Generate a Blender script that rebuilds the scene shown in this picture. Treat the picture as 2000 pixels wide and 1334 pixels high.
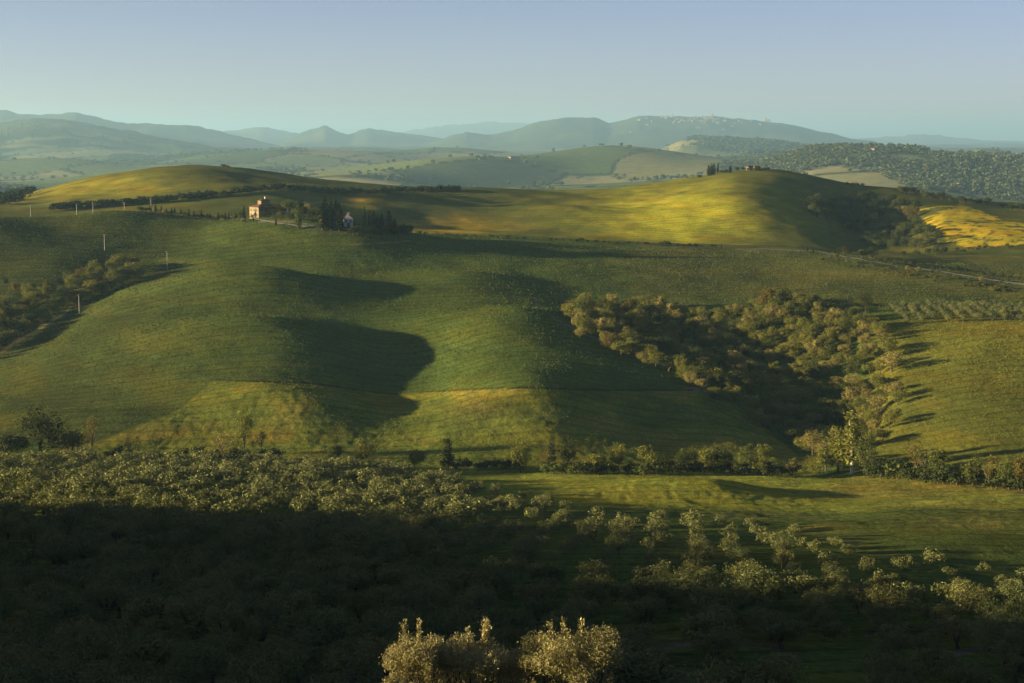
import bpy, math, random
import numpy as np

# ---------------------------------------------------------------- scene, camera, sky, sun, exposure
for _o in list(bpy.data.objects):
    bpy.data.objects.remove(_o, do_unlink=True)
SC = bpy.context.scene
COL = SC.collection
FPX = 3200.0                                   # focal length in pixels of a 2000 px wide frame
PITCH = math.atan(397.0 / FPX)
cam_d = bpy.data.cameras.new('camera')
cam_d.sensor_width = 36.0
cam_d.lens = FPX / 2000.0 * 36.0
cam_d.clip_start = 0.5
cam_d.clip_end = 120000.0
cam = bpy.data.objects.new('camera', cam_d)
COL.objects.link(cam)
cam.location = (0, 0, 0)
cam.rotation_euler = (math.pi / 2 - PITCH, 0, 0)
SC.camera = cam

SUN_EL = math.radians(8.6)
SUN_B = 0.20                                   # light travels to the right and slightly away from the camera
sun_from = np.array([-1.0, -SUN_B, math.tan(SUN_EL) * math.hypot(1, SUN_B)])
sun_from /= np.linalg.norm(sun_from)
world = bpy.data.worlds.new('World')
SC.world = world
world.use_nodes = True
_nt = world.node_tree
_bg = _nt.nodes['Background']
_sky = _nt.nodes.new('ShaderNodeTexSky')
_sky.sky_type = 'NISHITA'
_sky.sun_disc = False
_sky.sun_elevation = SUN_EL
_sky.sun_rotation = math.atan2(sun_from[0], sun_from[1])
_sky.altitude = 300
_sky.air_density = 0.6
_sky.dust_density = 0.5
_sky.ozone_density = 3.4
_tint = _nt.nodes.new('ShaderNodeMix'); _tint.data_type = 'RGBA'; _tint.blend_type = 'MULTIPLY'
_tint.inputs[0].default_value = 1.0
_tint.inputs[7].default_value = (1.66, 0.95, 0.84, 1)
_nt.links.new(_sky.outputs[0], _tint.inputs[6])
_nt.links.new(_tint.outputs[2], _bg.inputs[0])
_bg.inputs[1].default_value = 0.05
sun_d = bpy.data.lights.new('sun', 'SUN')
sun_d.energy = 5.0
sun_d.angle = math.radians(0.9)
sun_d.color = (1.0, 0.76, 0.42)
sun = bpy.data.objects.new('sun', sun_d)
COL.objects.link(sun)
from mathutils import Vector
sun.rotation_euler = Vector(-sun_from).to_track_quat('-Z', 'Y').to_euler()
sun.location = (-300, -60, 200)
SC.view_settings.view_transform = 'Standard'
SC.view_settings.look = 'None'
SC.view_settings.gamma = 1.0
SC.view_settings.use_curve_mapping = False
SC.view_settings.exposure = 1.82
SC.cycles.use_denoising = True
SC.cycles.max_bounces = 4
SC.cycles.diffuse_bounces = 2
SC.cycles.transmission_bounces = 2
SC.cycles.transparent_max_bounces = 4
SC.cycles.volume_bounces = 0

rng = np.random.default_rng(7)

# ---------------------------------------------------------------- maths helpers
SP, CP = math.sin(PITCH), math.cos(PITCH)

def ray(px, py):
    """slopes (x/Y, z/Y) of the sight line through a pixel"""
    px = np.asarray(px, float); py = np.asarray(py, float)
    cx = (px - 1000) / FPX; cy = (667 - py) / FPX
    dy = CP + cy * SP
    return cx / dy, (-SP + cy * CP) / dy

def project(x, y, z):
    fw = y * CP - z * SP
    up = y * SP + z * CP
    fw = np.where(fw < 1, 1, fw)
    return 1000 + FPX * x / fw, 667 - FPX * up / fw

def sstep(a, b, v):
    t = np.clip((v - a) / (b - a), 0, 1)
    return t * t * (3 - 2 * t)

def pchip_1d(xk, yk, x):
    xk = np.asarray(xk, float); yk = np.asarray(yk, float)
    X = np.broadcast_to(xk, (len(x), len(xk))); Yk = np.broadcast_to(yk, (len(x), len(yk)))
    return pchip_rows(X, Yk, np.asarray(x, float))

def pchip_rows(X, Z, x):
    """one monotone cubic per row: knots X,Z (n,k), evaluated at x (n,)"""
    h = np.diff(X, axis=1); d = np.diff(Z, axis=1) / h
    m = np.zeros_like(Z)
    w1 = 2 * h[:, 1:] + h[:, :-1]; w2 = h[:, 1:] + 2 * h[:, :-1]
    same = d[:, 1:] * d[:, :-1] > 0
    with np.errstate(divide='ignore', invalid='ignore'):
        hm = (w1 + w2) / (w1 / d[:, :-1] + w2 / d[:, 1:])
    m[:, 1:-1] = np.where(same, hm, 0)
    m[:, 0] = d[:, 0]; m[:, -1] = d[:, -1]
    n, k = X.shape
    i = np.clip((x[:, None] >= X).sum(axis=1) - 1, 0, k - 2)
    r = np.arange(n)
    x0 = X[r, i]; hh = h[r, i]; t = np.clip((x - x0) / hh, -0.5, 1.5)
    z0 = Z[r, i]; z1 = Z[r, i + 1]; m0 = m[r, i] * hh; m1 = m[r, i + 1] * hh
    t2 = t * t; t3 = t2 * t
    return (2*t3-3*t2+1)*z0 + (t3-2*t2+t)*m0 + (-2*t3+3*t2)*z1 + (t3-t2)*m1

_perm = np.random.default_rng(11).random((256, 256)).astype(np.float32)

def vnoise(x, y):
    xi = np.floor(x).astype(np.int64); yi = np.floor(y).astype(np.int64)
    fx = x - xi; fy = y - yi
    fx = fx*fx*fx*(fx*(fx*6-15)+10); fy = fy*fy*fy*(fy*(fy*6-15)+10)
    a = _perm[xi & 255, yi & 255]; b = _perm[(xi+1) & 255, yi & 255]
    c = _perm[xi & 255, (yi+1) & 255]; d = _perm[(xi+1) & 255, (yi+1) & 255]
    return (a*(1-fx)+b*fx)*(1-fy) + (c*(1-fx)+d*fx)*fy - 0.5

def fbm(x, y, oct=4, gain=0.5):
    s = 0; a = 1.0
    for k in range(oct):
        s = s + a * vnoise(x + 17.3*k, y - 9.1*k)
        x = x*2.03*0.96 + y*0.31; y = y*2.03*0.96 - x*0.15
        a *= gain
    return s

# ---------------------------------------------------------------- terrain: contour lines of the place, near to far
UT = np.linspace(-0.42, 0.42, 1401)
LINES = []          # (Y table, z table) over UT
def line_const(Y, z):
    LINES.append((np.full_like(UT, Y), np.full_like(UT, z)))
def line(pts):
    pts = np.array(pts, float)
    ux, zs = ray(pts[:, 0], pts[:, 1])
    u = np.concatenate([[-0.45], ux, [0.45]])
    Y = np.concatenate([[pts[0, 2]], pts[:, 2], [pts[-1, 2]]])
    z = zs * pts[:, 2]
    z = np.concatenate([[z[0]], z, [z[-1]]])
    LINES.append((pchip_1d(u, Y, UT), pchip_1d(u, z, UT)))
def line_below(dY, dz):
    """a hollow behind the line before it: dY further, dz lower (numbers or (px list, values))"""
    Y0, z0 = LINES[-1]
    ux = 1000 + FPX * UT
    f = lambda v: np.interp(ux, v[0], v[1]) if isinstance(v, tuple) else v
    LINES.append((Y0 + f(dY), z0 - f(dz)))

line_const(-80, 3.0)
line_const(-8, -1.5)
line_const(8, -4.3)
line_const(28, -11.9)
line_const(60, -23.5)
line_const(105, -37.5)
line([(0,1200,165),(1000,1200,165),(2000,1225,165)])
line([(0,1085,230),(1000,1088,230),(1500,1110,225),(2000,1130,225)])
line([(0,990,300),(500,995,300),(1000,1003,300),(1500,1030,286),(2000,1050,272)])
line([(0,915,380),(400,915,380),(1000,948,386),(1400,974,362),(1650,999,338),(2000,1003,330)])
line([(0,893,430),(400,903,430),(1000,930,440),(1500,938,426),(2000,958,398)])
# foot of the big field
line([(0,868,478),(500,880,478),(800,889,478),(1000,900,478),(1300,905,478),(1600,905,474),(1720,900,466),(2000,915,452)])
# border between rough strip and crop
line([(0,760,560),(350,752,560),(600,750,560),(830,768,560),(1000,762,560),(1350,770,560),(1560,830,550),(1650,835,550),(1760,780,555),(2000,735,570)])
line([(0,640,670),(250,620,680),(500,612,685),(800,620,690),(1000,618,700),(1200,632,690),(1400,660,670),(1600,680,640),(1750,655,640),(2000,640,640)])
line([(0,520,800),(200,500,815),(400,505,820),(600,505,820),(800,512,830),(1000,520,830),(1200,545,800),(1500,575,770),(1750,585,750),(2000,590,745)])
# crest of the near hill with the farm; the road at the right
line([(0,428,900),(120,424,900),(230,412,915),(300,416,925),(420,430,935),(560,440,935),(660,450,930),(800,458,940),(1000,468,950),(1200,478,955),(1400,486,950),(1560,490,940),(1660,503,900),(1800,524,850),(2000,552,800)])
line_below(([0,300,420,600,750,900,2000],[60,60,60,60,60,40,40]), ([0,250,330,450,620,760,860,1000,1500,1700,2000],[9,8,5,3,6,6,2,0.3,0.2,2,3]))
line([(0,413,1080),(200,407,1080),(350,402,1080),(500,396,1090),(620,408,1080),(800,447,1060),(1000,460,1050),(1200,470,1050),(1400,478,1045),(1560,484,1040),(1700,488,1040),(1850,490,1040),(2000,483,1040)])
line([(0,401,1190),(150,386,1190),(300,372,1190),(420,366,1200),(520,372,1210),(700,398,1210),(850,415,1210),(1000,424,1210),(1200,424,1200),(1350,412,1200),(1450,405,1200),(1560,412,1200),(1680,452,1180),(1760,452,1180),(1850,428,1180),(2000,434,1180)])
# second ridge
line([(0,392,1400),(80,372,1400),(150,352,1410),(230,338,1430),(320,327,1450),(390,324,1460),(450,327,1470),(550,340,1480),(700,357,1480),(850,367,1480),(1000,372,1480),(1150,370,1480),(1300,356,1490),(1380,343,1500),(1450,332,1500),(1500,331,1500),(1560,339,1500),(1650,357,1490),(1750,368,1480),(1850,385,1470),(2000,398,1460)])
line_below(500, ([0,300,1000,1500,2000],[60,70,55,70,55]))
line([(0,372,4140),(300,385,4140),(600,385,4140),(900,376,4140),(1200,374,4140),(1500,372,4050),(1600,360,4050),(1750,368,4050),(2000,385,4050)])
line([(0,352,5400),(500,352,5400),(1000,350,5400),(1300,342,5400),(1480,330,5220),(1600,300,5220),(1700,299,5220),(1850,313,5040),(2000,320,5040)])
line([(0,330,7560),(500,328,7560),(1000,325,7560),(1300,315,7560),(1600,312,7560),(2000,325,7560)])
line([(0,307,11160),(500,303,11160),(1000,303,11160),(1300,295,11160),(1600,298,11160),(2000,303,11160)])
line([(0,290,16200),(1000,290,16200),(2000,290,16200)])
line([(0,284,25200),(1000,284,25200),(2000,284,25200)])
line([(0,278,57600),(1000,278,57600),(2000,278,57600)])
LY = np.stack([a for a, b in LINES], 1); LZ = np.stack([b for a, b in LINES], 1)

# far ranges: silhouettes with their own distance and depth
RANGES = []
def mountain(Y, w, pts):
    pts = np.array(pts, float)
    ux, zs = ray(pts[:, 0], pts[:, 1])
    zs = zs * Y
    if pts[0, 0] > -100:
        ux = np.concatenate([[ux[0] - 0.05], ux]); zs = np.concatenate([[-340.0], zs])
    if pts[-1, 0] < 2060:
        ux = np.concatenate([ux, [ux[-1] + 0.05]]); zs = np.concatenate([zs, [-340.0]])
    RANGES.append((Y, w, ux, zs))
mountain(10080, 1260, [(1250,310),(1330,275),(1360,269),(1420,273),(1500,278),(1580,288),(1680,305)])
mountain(12240, 2340, [(-300,250),(0,240),(60,233),(120,234),(200,246),(280,263),(400,285),(470,300)])
mountain(16740, 2340, [(-300,225),(0,216),(40,222),(80,226),(110,224),(150,220),(200,233),(250,244),(290,240),(380,247),(450,263),(540,284),(600,300)])
mountain(20700, 2700, [(520,300),(560,272),(590,259),(612,254),(635,245),(658,256),(680,262),(720,251),(770,258),(860,270),(950,296)])
mountain(26100, 2700, [(380,275),(440,256),(510,248),(570,259),(640,275),(700,290)])
mountain(18000, 2340, [(820,290),(870,270),(910,259),(960,263),(1000,256),(1040,241),(1100,229),(1160,231),(1190,240),(1215,235),(1250,227),(1300,227),(1400,229),(1450,234),(1520,241),(1560,246),(1600,258),(1700,277),(1760,292)])
mountain(37800, 4500, [(700,275),(780,259),(850,247),(950,239),(1020,241),(1100,246),(1250,265),(1400,285)])
mountain(34200, 4500, [(1600,285),(1690,270),(1740,268),(1800,263),(1850,268),(1950,276),(2050,278),(2300,270)])
mountain(22500, 2160, [(1650,300),(1750,285),(1850,283),(1900,285),(2000,293),(2100,300)])
mountain(7740, 540, [(1840,316),(1880,300),(1915,291),(1950,294),(2000,306),(2060,320)])

def seg_dist(x, y, pts):
    """distance to a polyline and the running coordinate along it"""
    best = np.full(x.shape, 1e9); along = np.zeros(x.shape); acc = 0
    for (x0, y0), (x1, y1) in zip(pts[:-1], pts[1:]):
        dx, dy = x1-x0, y1-y0; L = math.hypot(dx, dy)
        t = np.clip(((x-x0)*dx + (y-y0)*dy) / L**2, 0, 1)
        d = np.hypot(x-x0-t*dx, y-y0-t*dy)
        k = d < best
        best = np.where(k, d, best); along = np.where(k, acc + t*L, along); acc += L
    return best, along

def bump(p, Y, cp, cY, wl, wr, wy, h):
    """a swell h metres high: centre (pixel column cp, depth cY); half widths in metres to the left, right and along depth"""
    x = (p - cp) * Y / FPX
    w = np.where(x < 0, wl, wr)
    return h * np.exp(-(x / w)**2 - ((Y - cY) / wy)**2)

def swells(x, y, p):
    """spurs, hollows and gullies that shape the long shadows"""
    z = np.zeros_like(x)
    for b in BUMPS:
        z += bump(p, y, *b)
    return z
BUMPS = [
    # main field: first spur, its two shoulders
    (505, 612, 55, 42, 47, 11.8), (480, 728, 50, 42, 34, 12.5), (635, 872, 60, 55, 42, 13.0),
    (565, 515, 40, 30, 32, 9.3),
    # second spur
    (985, 640, 38, 38, 60, 11.5), (1020, 525, 34, 30, 50, 11.5), (890, 765, 40, 40, 36, 6.0),
    # hollow between the spurs
    (780, 600, 40, 40, 70, -4.0),
    # far left shoulder and the foot at the left
    (-60, 835, 70, 40, 45, 9.0), (130, 498, 45, 30, 22, 6.0),
    # meadow swell
    (1380, 378, 26, 14, 20, 3.2),
    # second ridge
    (740, 1250, 80, 60, 90, 8.0), (960, 1360, 60, 60, 60, 9.0), (1080, 1200, 60, 60, 60, 9.0), (1420, 1220, 60, 50, 110, 6.0),
    (350, 1280, 60, 50, 60, 7.0),
    # domes of the country behind
    (1190, 6480, 414, 360, 864, 72), (880, 5400, 378, 288, 594, 58), (1330, 4464, 270, 270, 414, 47), (560, 8100, 540, 540, 900, 65),
    (330, 5040, 360, 324, 540, 58), (1050, 4194, 216, 288, 342, 36), (700, 4590, 288, 270, 396, 43), (150, 6840, 468, 450, 810, 61), (1000, 9000, 630, 540, 900, 65),
]
def P(px, py, Y):
    u, s = ray(px, py)
    return (float(u) * Y, Y)
RAVINE_L = [P(-150,720,560), P(0,640,640), P(120,580,720), P(270,515,800)]
RAVINE_W = [P(1180,600,735), P(1330,640,690), P(1480,700,630), P(1590,840,530), P(1640,920,470)]
RAVINE_B = [P(1640,400,1330), P(1690,430,1200), P(1740,470,1080)]

def height(x, y):
    x = np.asarray(x, float); y = np.asarray(y, float)
    shp = x.shape; x = x.ravel(); y = y.ravel()
    u = x / np.maximum(y, 60.0)
    uc = np.clip(u, -0.42, 0.42)
    fi = (uc + 0.42) / 0.84 * (len(UT) - 1)
    i0 = np.clip(fi.astype(int), 0, len(UT) - 2); f = (fi - i0)[:, None]
    KY = LY[i0] * (1 - f) + LY[i0 + 1] * f
    KZ = LZ[i0] * (1 - f) + LZ[i0 + 1] * f
    z = pchip_rows(KY, KZ, y)
    p = 1000 + FPX * uc
    z = z + swells(x, y, p)
    # spur of the viewer's own hill, out of the picture to the left: it shades the lower grove
    sx = x + 330 - 0.0 * y
    spur = 1 / (1 + np.exp((x + 190) / 28.0))
    spur = spur * (1 + sstep(60, 120, y) * (0.09 * fbm(y / 34.0 + 2.0, x / 300.0, 3) + 0.07 * vnoise(y / 9.0, x / 200.0)))
    z += spur * (33.4 + (SPUR_H - 33.4) * sstep(-8, 25, y)) * sstep(SPUR_Y1, SPUR_Y0, y)
    # gullies
    for pts, wd, dp in ((RAVINE_L, 24, 6.0), (RAVINE_W, 30, 3.5), (RAVINE_B, 45, 6.0)):
        d, _ = seg_dist(x, y, pts)
        z -= dp * np.exp(-(d / wd)**2)
    # rolling far country
    far = sstep(1900, 3600, y)
    amp = far * 42
    z += amp * (fbm(x / 1000 + 3.7, y / 1600 + 1.2, 3, 0.36) * 1.6)
    for (Yr, w, uk, zk) in RANGES:
        m = np.abs(y - Yr) < 3 * w
        if not m.any():
            continue
        xm, ym = x[m], y[m]
        zt = np.interp(xm / ym, uk, zk, left=zk[0], right=zk[-1])
        edge = sstep(-180, 0, zt)
        prof = np.exp(-((ym - Yr) / w)**2)
        n = fbm(xm / 760, ym / 760, 4, 0.55)
        base = z[m]
        zr = -140 + (zt + 140) * prof + n * 76 * edge * prof * (1 - prof) * 2.2
        zr = zr + (fbm(xm / 230, ym / 230, 3, 0.6) * (0.0016 * Yr)) * prof * edge
        z[m] = np.maximum(base, zr)
    # gentle unevenness of fields
    near = 1 - far
    z += near * (fbm(x / 46, y / 46, 4, 0.5) * 1.7) * sstep(60, 160, y)
    return z.reshape(shp)
SPUR_H = 40.2
SPUR_Y0, SPUR_Y1 = 200.0, 308.0

def clods(x, y, z):
    """tufts and furrows: small true relief on the sheet"""
    px, py = project(x, y, z)
    tuft = fbm(x / 1.3, y / 1.9, 2, 0.6)
    rough = rough_mask(px, py, y)
    return tuft * (0.08 + 0.17 * rough) * sstep(90, 200, y) * (1 - 0.6 * sstep(700, 1500, y))

def in_poly(px, py, poly):
    poly = np.asarray(poly, float)
    c = np.zeros(px.shape, bool)
    j = len(poly) - 1
    for i in range(len(poly)):
        xi, yi = poly[i]; xj, yj = poly[j]
        k = ((yi > py) != (yj > py)) & (px < (xj - xi) * (py - yi) / (yj - yi + 1e-9) + xi)
        c ^= k
        j = i
    return c

STRIP_TOP = ([-400,0,200,350,420,600,780,830,1000,1180,1350,1440,1560], [900,900,860,800,742,748,772,764,757,762,762,790,890])
def rough_mask(px, py, y):
    top = np.interp(px, *STRIP_TOP)
    a = sstep(-3, 6, py - top) * (y > 455) * (y < 700) * (px < 1640)
    b = ((y < 455) & (y > 290)) * 0.45
    c = sstep(1690, 1730, px - (905-py)*0.1) * ((y > 455) & (y < 690)) * 0.6
    return np.maximum(np.maximum(a, b), c)

# ---------------------------------------------------------------- ground mesh
def axis_rows():
    r = [np.arange(-36, 100, 4.0), np.arange(100, 480, 1.35), np.arange(480, 1000, 1.65), np.arange(1000, 1600, 3.5)]
    v = 1600.0; g = []
    while v < 58000:
        g.append(v); v *= 1.010 if v < 14000 else 1.018
    return np.concatenate(r + [np.array(g)])
ROWS = axis_rows()
UC = np.linspace(-0.35, 0.35, 460)
side = np.linspace(0, 1, 30)[1:]**1.35
YY, UU = np.meshgrid(ROWS, np.concatenate([-0.35 - side[::-1], UC, 0.35 + side]), indexing='ij')
core = np.clip(UU, -0.35, 0.35); over = UU - core
W_SIDE = 1200.0
XX = core * (YY + 45) + over * W_SIDE
ZZ = height(XX, YY)
ZZ = ZZ + clods(XX, YY, ZZ)

def grid_mesh(name, X, Y, Z):
    nr, nc = X.shape
    me = bpy.data.meshes.new(name)
    co = np.stack([X, Y, Z], -1).reshape(-1, 3).astype(np.float32)
    idx = np.arange(nr * nc).reshape(nr, nc)
    q = np.stack([idx[:-1, :-1], idx[:-1, 1:], idx[1:, 1:], idx[1:, :-1]], -1).reshape(-1, 4)
    fill_mesh(me, co, q.astype(np.int32))
    return me

def fill_mesh(me, co, faces, smooth=True):
    """faces: (n,k) array of vertex numbers, all with k corners"""
    n, k = faces.shape
    me.vertices.add(len(co)); me.vertices.foreach_set('co', np.ascontiguousarray(co, np.float32).ravel())
    me.loops.add(n * k); me.loops.foreach_set('vertex_index', np.ascontiguousarray(faces, np.int32).ravel())
    me.polygons.add(n)
    me.polygons.foreach_set('loop_start', np.arange(0, n * k, k, dtype=np.int32))
    me.polygons.foreach_set('use_smooth', np.full(n, smooth))
    me.update(calc_edges=True)

# ---------------------------------------------------------------- materials
MAT = {}
def new_mat(name):
    m = bpy.data.materials.new(name); m.use_nodes = True
    m.node_tree.nodes.clear()
    MAT[name] = m
    return m, m.node_tree.nodes, m.node_tree.links

def solid_mat(name, col, rough=0.8, var=0.18, scale=1.5, bump=0.0, spec=0.2):
    m, N, L = new_mat(name)
    out = N.new('ShaderNodeOutputMaterial'); b = N.new('ShaderNodeBsdfPrincipled')
    b.inputs['Roughness'].default_value = rough
    b.inputs['Specular IOR Level'].default_value = spec
    tc = N.new('ShaderNodeTexCoord'); no = N.new('ShaderNodeTexNoise')
    no.inputs['Scale'].default_value = scale; no.inputs['Detail'].default_value = 5
    mp = N.new('ShaderNodeMapRange')
    mp.inputs['From Min'].default_value = 0.3; mp.inputs['From Max'].default_value = 0.7
    mp.inputs['To Min'].default_value = 1 - var; mp.inputs['To Max'].default_value = 1 + var
    mx = N.new('ShaderNodeMix'); mx.data_type = 'RGBA'; mx.blend_type = 'MULTIPLY'; mx.inputs[0].default_value = 1
    mx.inputs[6].default_value = (*col, 1)
    L.new(tc.outputs['Object'], no.inputs['Vector']); L.new(no.outputs['Fac'], mp.inputs['Value'])
    L.new(mp.outputs[0], mx.inputs[7]); L.new(mx.outputs[2], b.inputs['Base Color'])
    if bump:
        bp = N.new('ShaderNodeBump'); bp.inputs['Distance'].default_value = bump
        L.new(no.outputs['Fac'], bp.inputs['Height']); L.new(bp.outputs[0], b.inputs['Normal'])
    L.new(b.outputs[0], out.inputs[0])
    return m

def leaf_mat(name, col_a, col_b, trans=0.3, scale=0.9, gloss=0.06):
    """leaf colour varies from tree to tree and from spray to spray"""
    m, N, L = new_mat(name)
    out = N.new('ShaderNodeOutputMaterial')
    tc = N.new('ShaderNodeTexCoord'); no = N.new('ShaderNodeTexNoise'); oi = N.new('ShaderNodeObjectInfo')
    no.inputs['Scale'].default_value = scale; no.inputs['Detail'].default_value = 4
    ad = N.new('ShaderNodeMath'); ad.operation = 'MULTIPLY_ADD'
    ad.inputs[1].default_value = 0.55
    L.new(oi.outputs['Random'], ad.inputs[0])
    mr = N.new('ShaderNodeMapRange'); mr.inputs['From Min'].default_value = 0.32; mr.inputs['From Max'].default_value = 0.68
    mr.inputs['To Min'].default_value = 0.0; mr.inputs['To Max'].default_value = 0.5
    L.new(tc.outputs['Object'], no.inputs['Vector']); L.new(no.outputs['Fac'], mr.inputs['Value'])
    L.new(mr.outputs[0], ad.inputs[2])
    mx = N.new('ShaderNodeMix'); mx.data_type = 'RGBA'
    mx.inputs[6].default_value = (*col_a, 1); mx.inputs[7].default_value = (*col_b, 1)
    L.new(ad.outputs[0], mx.inputs[0])
    df = N.new('ShaderNodeBsdfDiffuse'); tr = N.new('ShaderNodeBsdfTranslucent'); gl = N.new('ShaderNodeBsdfGlossy')
    gl.inputs['Roughness'].default_value = 0.45
    m1 = N.new('ShaderNodeMixShader'); m1.inputs[0].default_value = trans
    m2 = N.new('ShaderNodeMixShader'); m2.inputs[0].default_value = gloss
    L.new(mx.outputs[2], df.inputs[0]); L.new(mx.outputs[2], tr.inputs[0]); L.new(mx.outputs[2], gl.inputs[0])
    L.new(df.outputs[0], m1.inputs[1]); L.new(tr.outputs[0], m1.inputs[2])
    L.new(m1.outputs[0], m2.inputs[1]); L.new(gl.outputs[0], m2.inputs[2])
    L.new(m2.outputs[0], out.inputs[0])
    return m

solid_mat('bark', (0.07, 0.055, 0.04), 0.9, 0.35, 6.0, 0.03)
solid_mat('pale_bark', (0.52, 0.48, 0.40), 0.8, 0.3, 2.0, 0.01)
solid_mat('concrete', (0.28, 0.27, 0.25), 0.85, 0.15, 1.0)
solid_mat('dark_metal', (0.06, 0.06, 0.06), 0.6, 0.1, 1.0)
solid_mat('plaster', (0.21, 0.178, 0.10), 0.9, 0.14, 0.5)
solid_mat('grey_plaster', (0.32, 0.29, 0.24), 0.9, 0.16, 0.5)
solid_mat('white_plaster', (0.55, 0.53, 0.49), 0.9, 0.10, 0.6)
solid_mat('roof_tile', (0.12, 0.062, 0.04), 0.9, 0.35, 1.6, 0.05)
solid_mat('window_glass', (0.02, 0.025, 0.03), 0.25, 0.1, 1.0, 0, 0.5)
solid_mat('window_frame', (0.26, 0.21, 0.15), 0.8, 0.1, 1.0)
solid_mat('door_wood', (0.07, 0.04, 0.025), 0.8, 0.2, 3.0)
solid_mat('road_gravel', (0.17, 0.16, 0.14), 0.95, 0.15, 0.6)
solid_mat('dry_stone', (0.30, 0.26, 0.20), 0.95, 0.3, 1.2, 0.05)
solid_mat('far_wall', (0.20, 0.165, 0.125), 0.9, 0.15, 0.1)

leaf_mat('leaf_olive', (0.082, 0.118, 0.048), (0.180, 0.182, 0.064), 0.22, 0.6, 0.15)
leaf_mat('leaf_silver', (0.20, 0.20, 0.075), (0.48, 0.43, 0.19), 0.20, 2.5, 0.12)
leaf_mat('leaf_green', (0.055, 0.080, 0.022), (0.105, 0.118, 0.032), 0.28)
leaf_mat('leaf_fresh', (0.100, 0.125, 0.025), (0.20, 0.195, 0.042), 0.30)
leaf_mat('leaf_rust', (0.090, 0.080, 0.022), (0.155, 0.125, 0.03), 0.28)
leaf_mat('leaf_blossom', (0.14, 0.135, 0.036), (0.29, 0.255, 0.080), 0.25)
leaf_mat('leaf_dark', (0.022, 0.034, 0.014), (0.045, 0.055, 0.020), 0.15)
leaf_mat('leaf_cypress', (0.010, 0.018, 0.008), (0.020, 0.028, 0.011), 0.08)
leaf_mat('leaf_grass', (0.080, 0.105, 0.022), (0.17, 0.175, 0.034), 0.30, 0.08, 0.02)
leaf_mat('leaf_crop', (0.045, 0.070, 0.020), (0.100, 0.120, 0.032), 0.25, 0.05, 0.02)
leaf_mat('leaf_far', (0.042, 0.065, 0.030), (0.090, 0.105, 0.042), 0.2, 0.03)

def ground_material():
    m, N, L = new_mat('ground')
    out = N.new('ShaderNodeOutputMaterial'); b = N.new('ShaderNodeBsdfPrincipled')
    b.inputs['Roughness'].default_value = 1.0
    b.inputs['Specular IOR Level'].default_value = 0.0
    at = N.new('ShaderNodeAttribute'); at.attribute_name = 'field_colour'
    tc = N.new('ShaderNodeTexCoord')
    def noise(sx, sy, rot, detail, rough=0.6):
        mp = N.new('ShaderNodeMapping'); mp.inputs['Scale'].default_value = (sx, sy, 0.3)
        mp.inputs['Rotation'].default_value = (0, 0, rot)
        no = N.new('ShaderNodeTexNoise'); no.inputs['Scale'].default_value = 1.0
        no.inputs['Detail'].default_value = detail; no.inputs['Roughness'].default_value = rough
        L.new(tc.outputs['Object'], mp.inputs['Vector']); L.new(mp.outputs[0], no.inputs['Vector'])
        return no.outputs['Fac']
    def rng_(v, a, b_, c, d):
        r = N.new('ShaderNodeMapRange'); r.inputs['From Min'].default_value = a; r.inputs['From Max'].default_value = b_
        r.inputs['To Min'].default_value = c; r.inputs['To Max'].default_value = d
        L.new(v, r.inputs['Value']); return r.outputs[0]
    def mul(x, y):
        q = N.new('ShaderNodeMix'); q.data_type = 'RGBA'; q.blend_type = 'MULTIPLY'; q.inputs[0].default_value = 1
        L.new(x, q.inputs[6]); L.new(y, q.inputs[7]); return q.outputs[2]
    fine = noise(0.9, 0.55, 0.12, 6, 0.7)          # tussocks
    rows = noise(0.10, 0.85, 0.06, 3, 0.6)         # drill rows running across
    broad = noise(0.035, 0.03, 0.5, 4, 0.55)       # patches of richer and poorer growth
    c = mul(at.outputs['Color'], rng_(fine, 0.3, 0.7, 0.60, 1.40))
    c = mul(c, rng_(rows, 0.35, 0.65, 0.90, 1.10))
    c = mul(c, rng_(broad, 0.35, 0.65, 0.84, 1.16))
    # drill rows and tractor lines following the slope
    mpw = N.new('ShaderNodeMapping'); mpw.inputs['Rotation'].default_value = (0, 0, 1.35); L.new(tc.outputs['Object'], mpw.inputs['Vector'])
    wv = N.new('ShaderNodeTexWave'); wv.inputs['Scale'].default_value = 0.045; wv.inputs['Distortion'].default_value = 2.2
    wv.inputs['Detail'].default_value = 2.0; wv.inputs['Detail Scale'].default_value = 0.35
    L.new(mpw.outputs[0], wv.inputs['Vector'])
    c = mul(c, rng_(wv.outputs['Fac'], 0.0, 0.30, 0.78, 1.03))
    # dry, yellower patches
    dry = N.new('ShaderNodeMix'); dry.data_type = 'RGBA'; dry.blend_type = 'MULTIPLY'
    dry.inputs[7].default_value = (1.28, 1.02, 0.8, 1)
    L.new(rng_(noise(0.02, 0.022, 0.2, 5, 0.6), 0.45, 0.66, 0.0, 1.0), dry.inputs[0]); L.new(c, dry.inputs[6])
    L.new(dry.outputs[2], b.inputs['Base Color'])
    b1 = N.new('ShaderNodeBump'); b1.inputs['Distance'].default_value = 0.55; b1.inputs['Strength'].default_value = 0.5
    L.new(fine, b1.inputs['Height'])
    b2 = N.new('ShaderNodeBump'); b2.inputs['Distance'].default_value = 0.30; b2.inputs['Strength'].default_value = 0.35
    L.new(rows, b2.inputs['Height']); L.new(b1.outputs[0], b2.inputs['Normal'])
    L.new(b2.outputs[0], b.inputs['Normal'])
    L.new(b.outputs[0], out.inputs[0])
    return m

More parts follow.
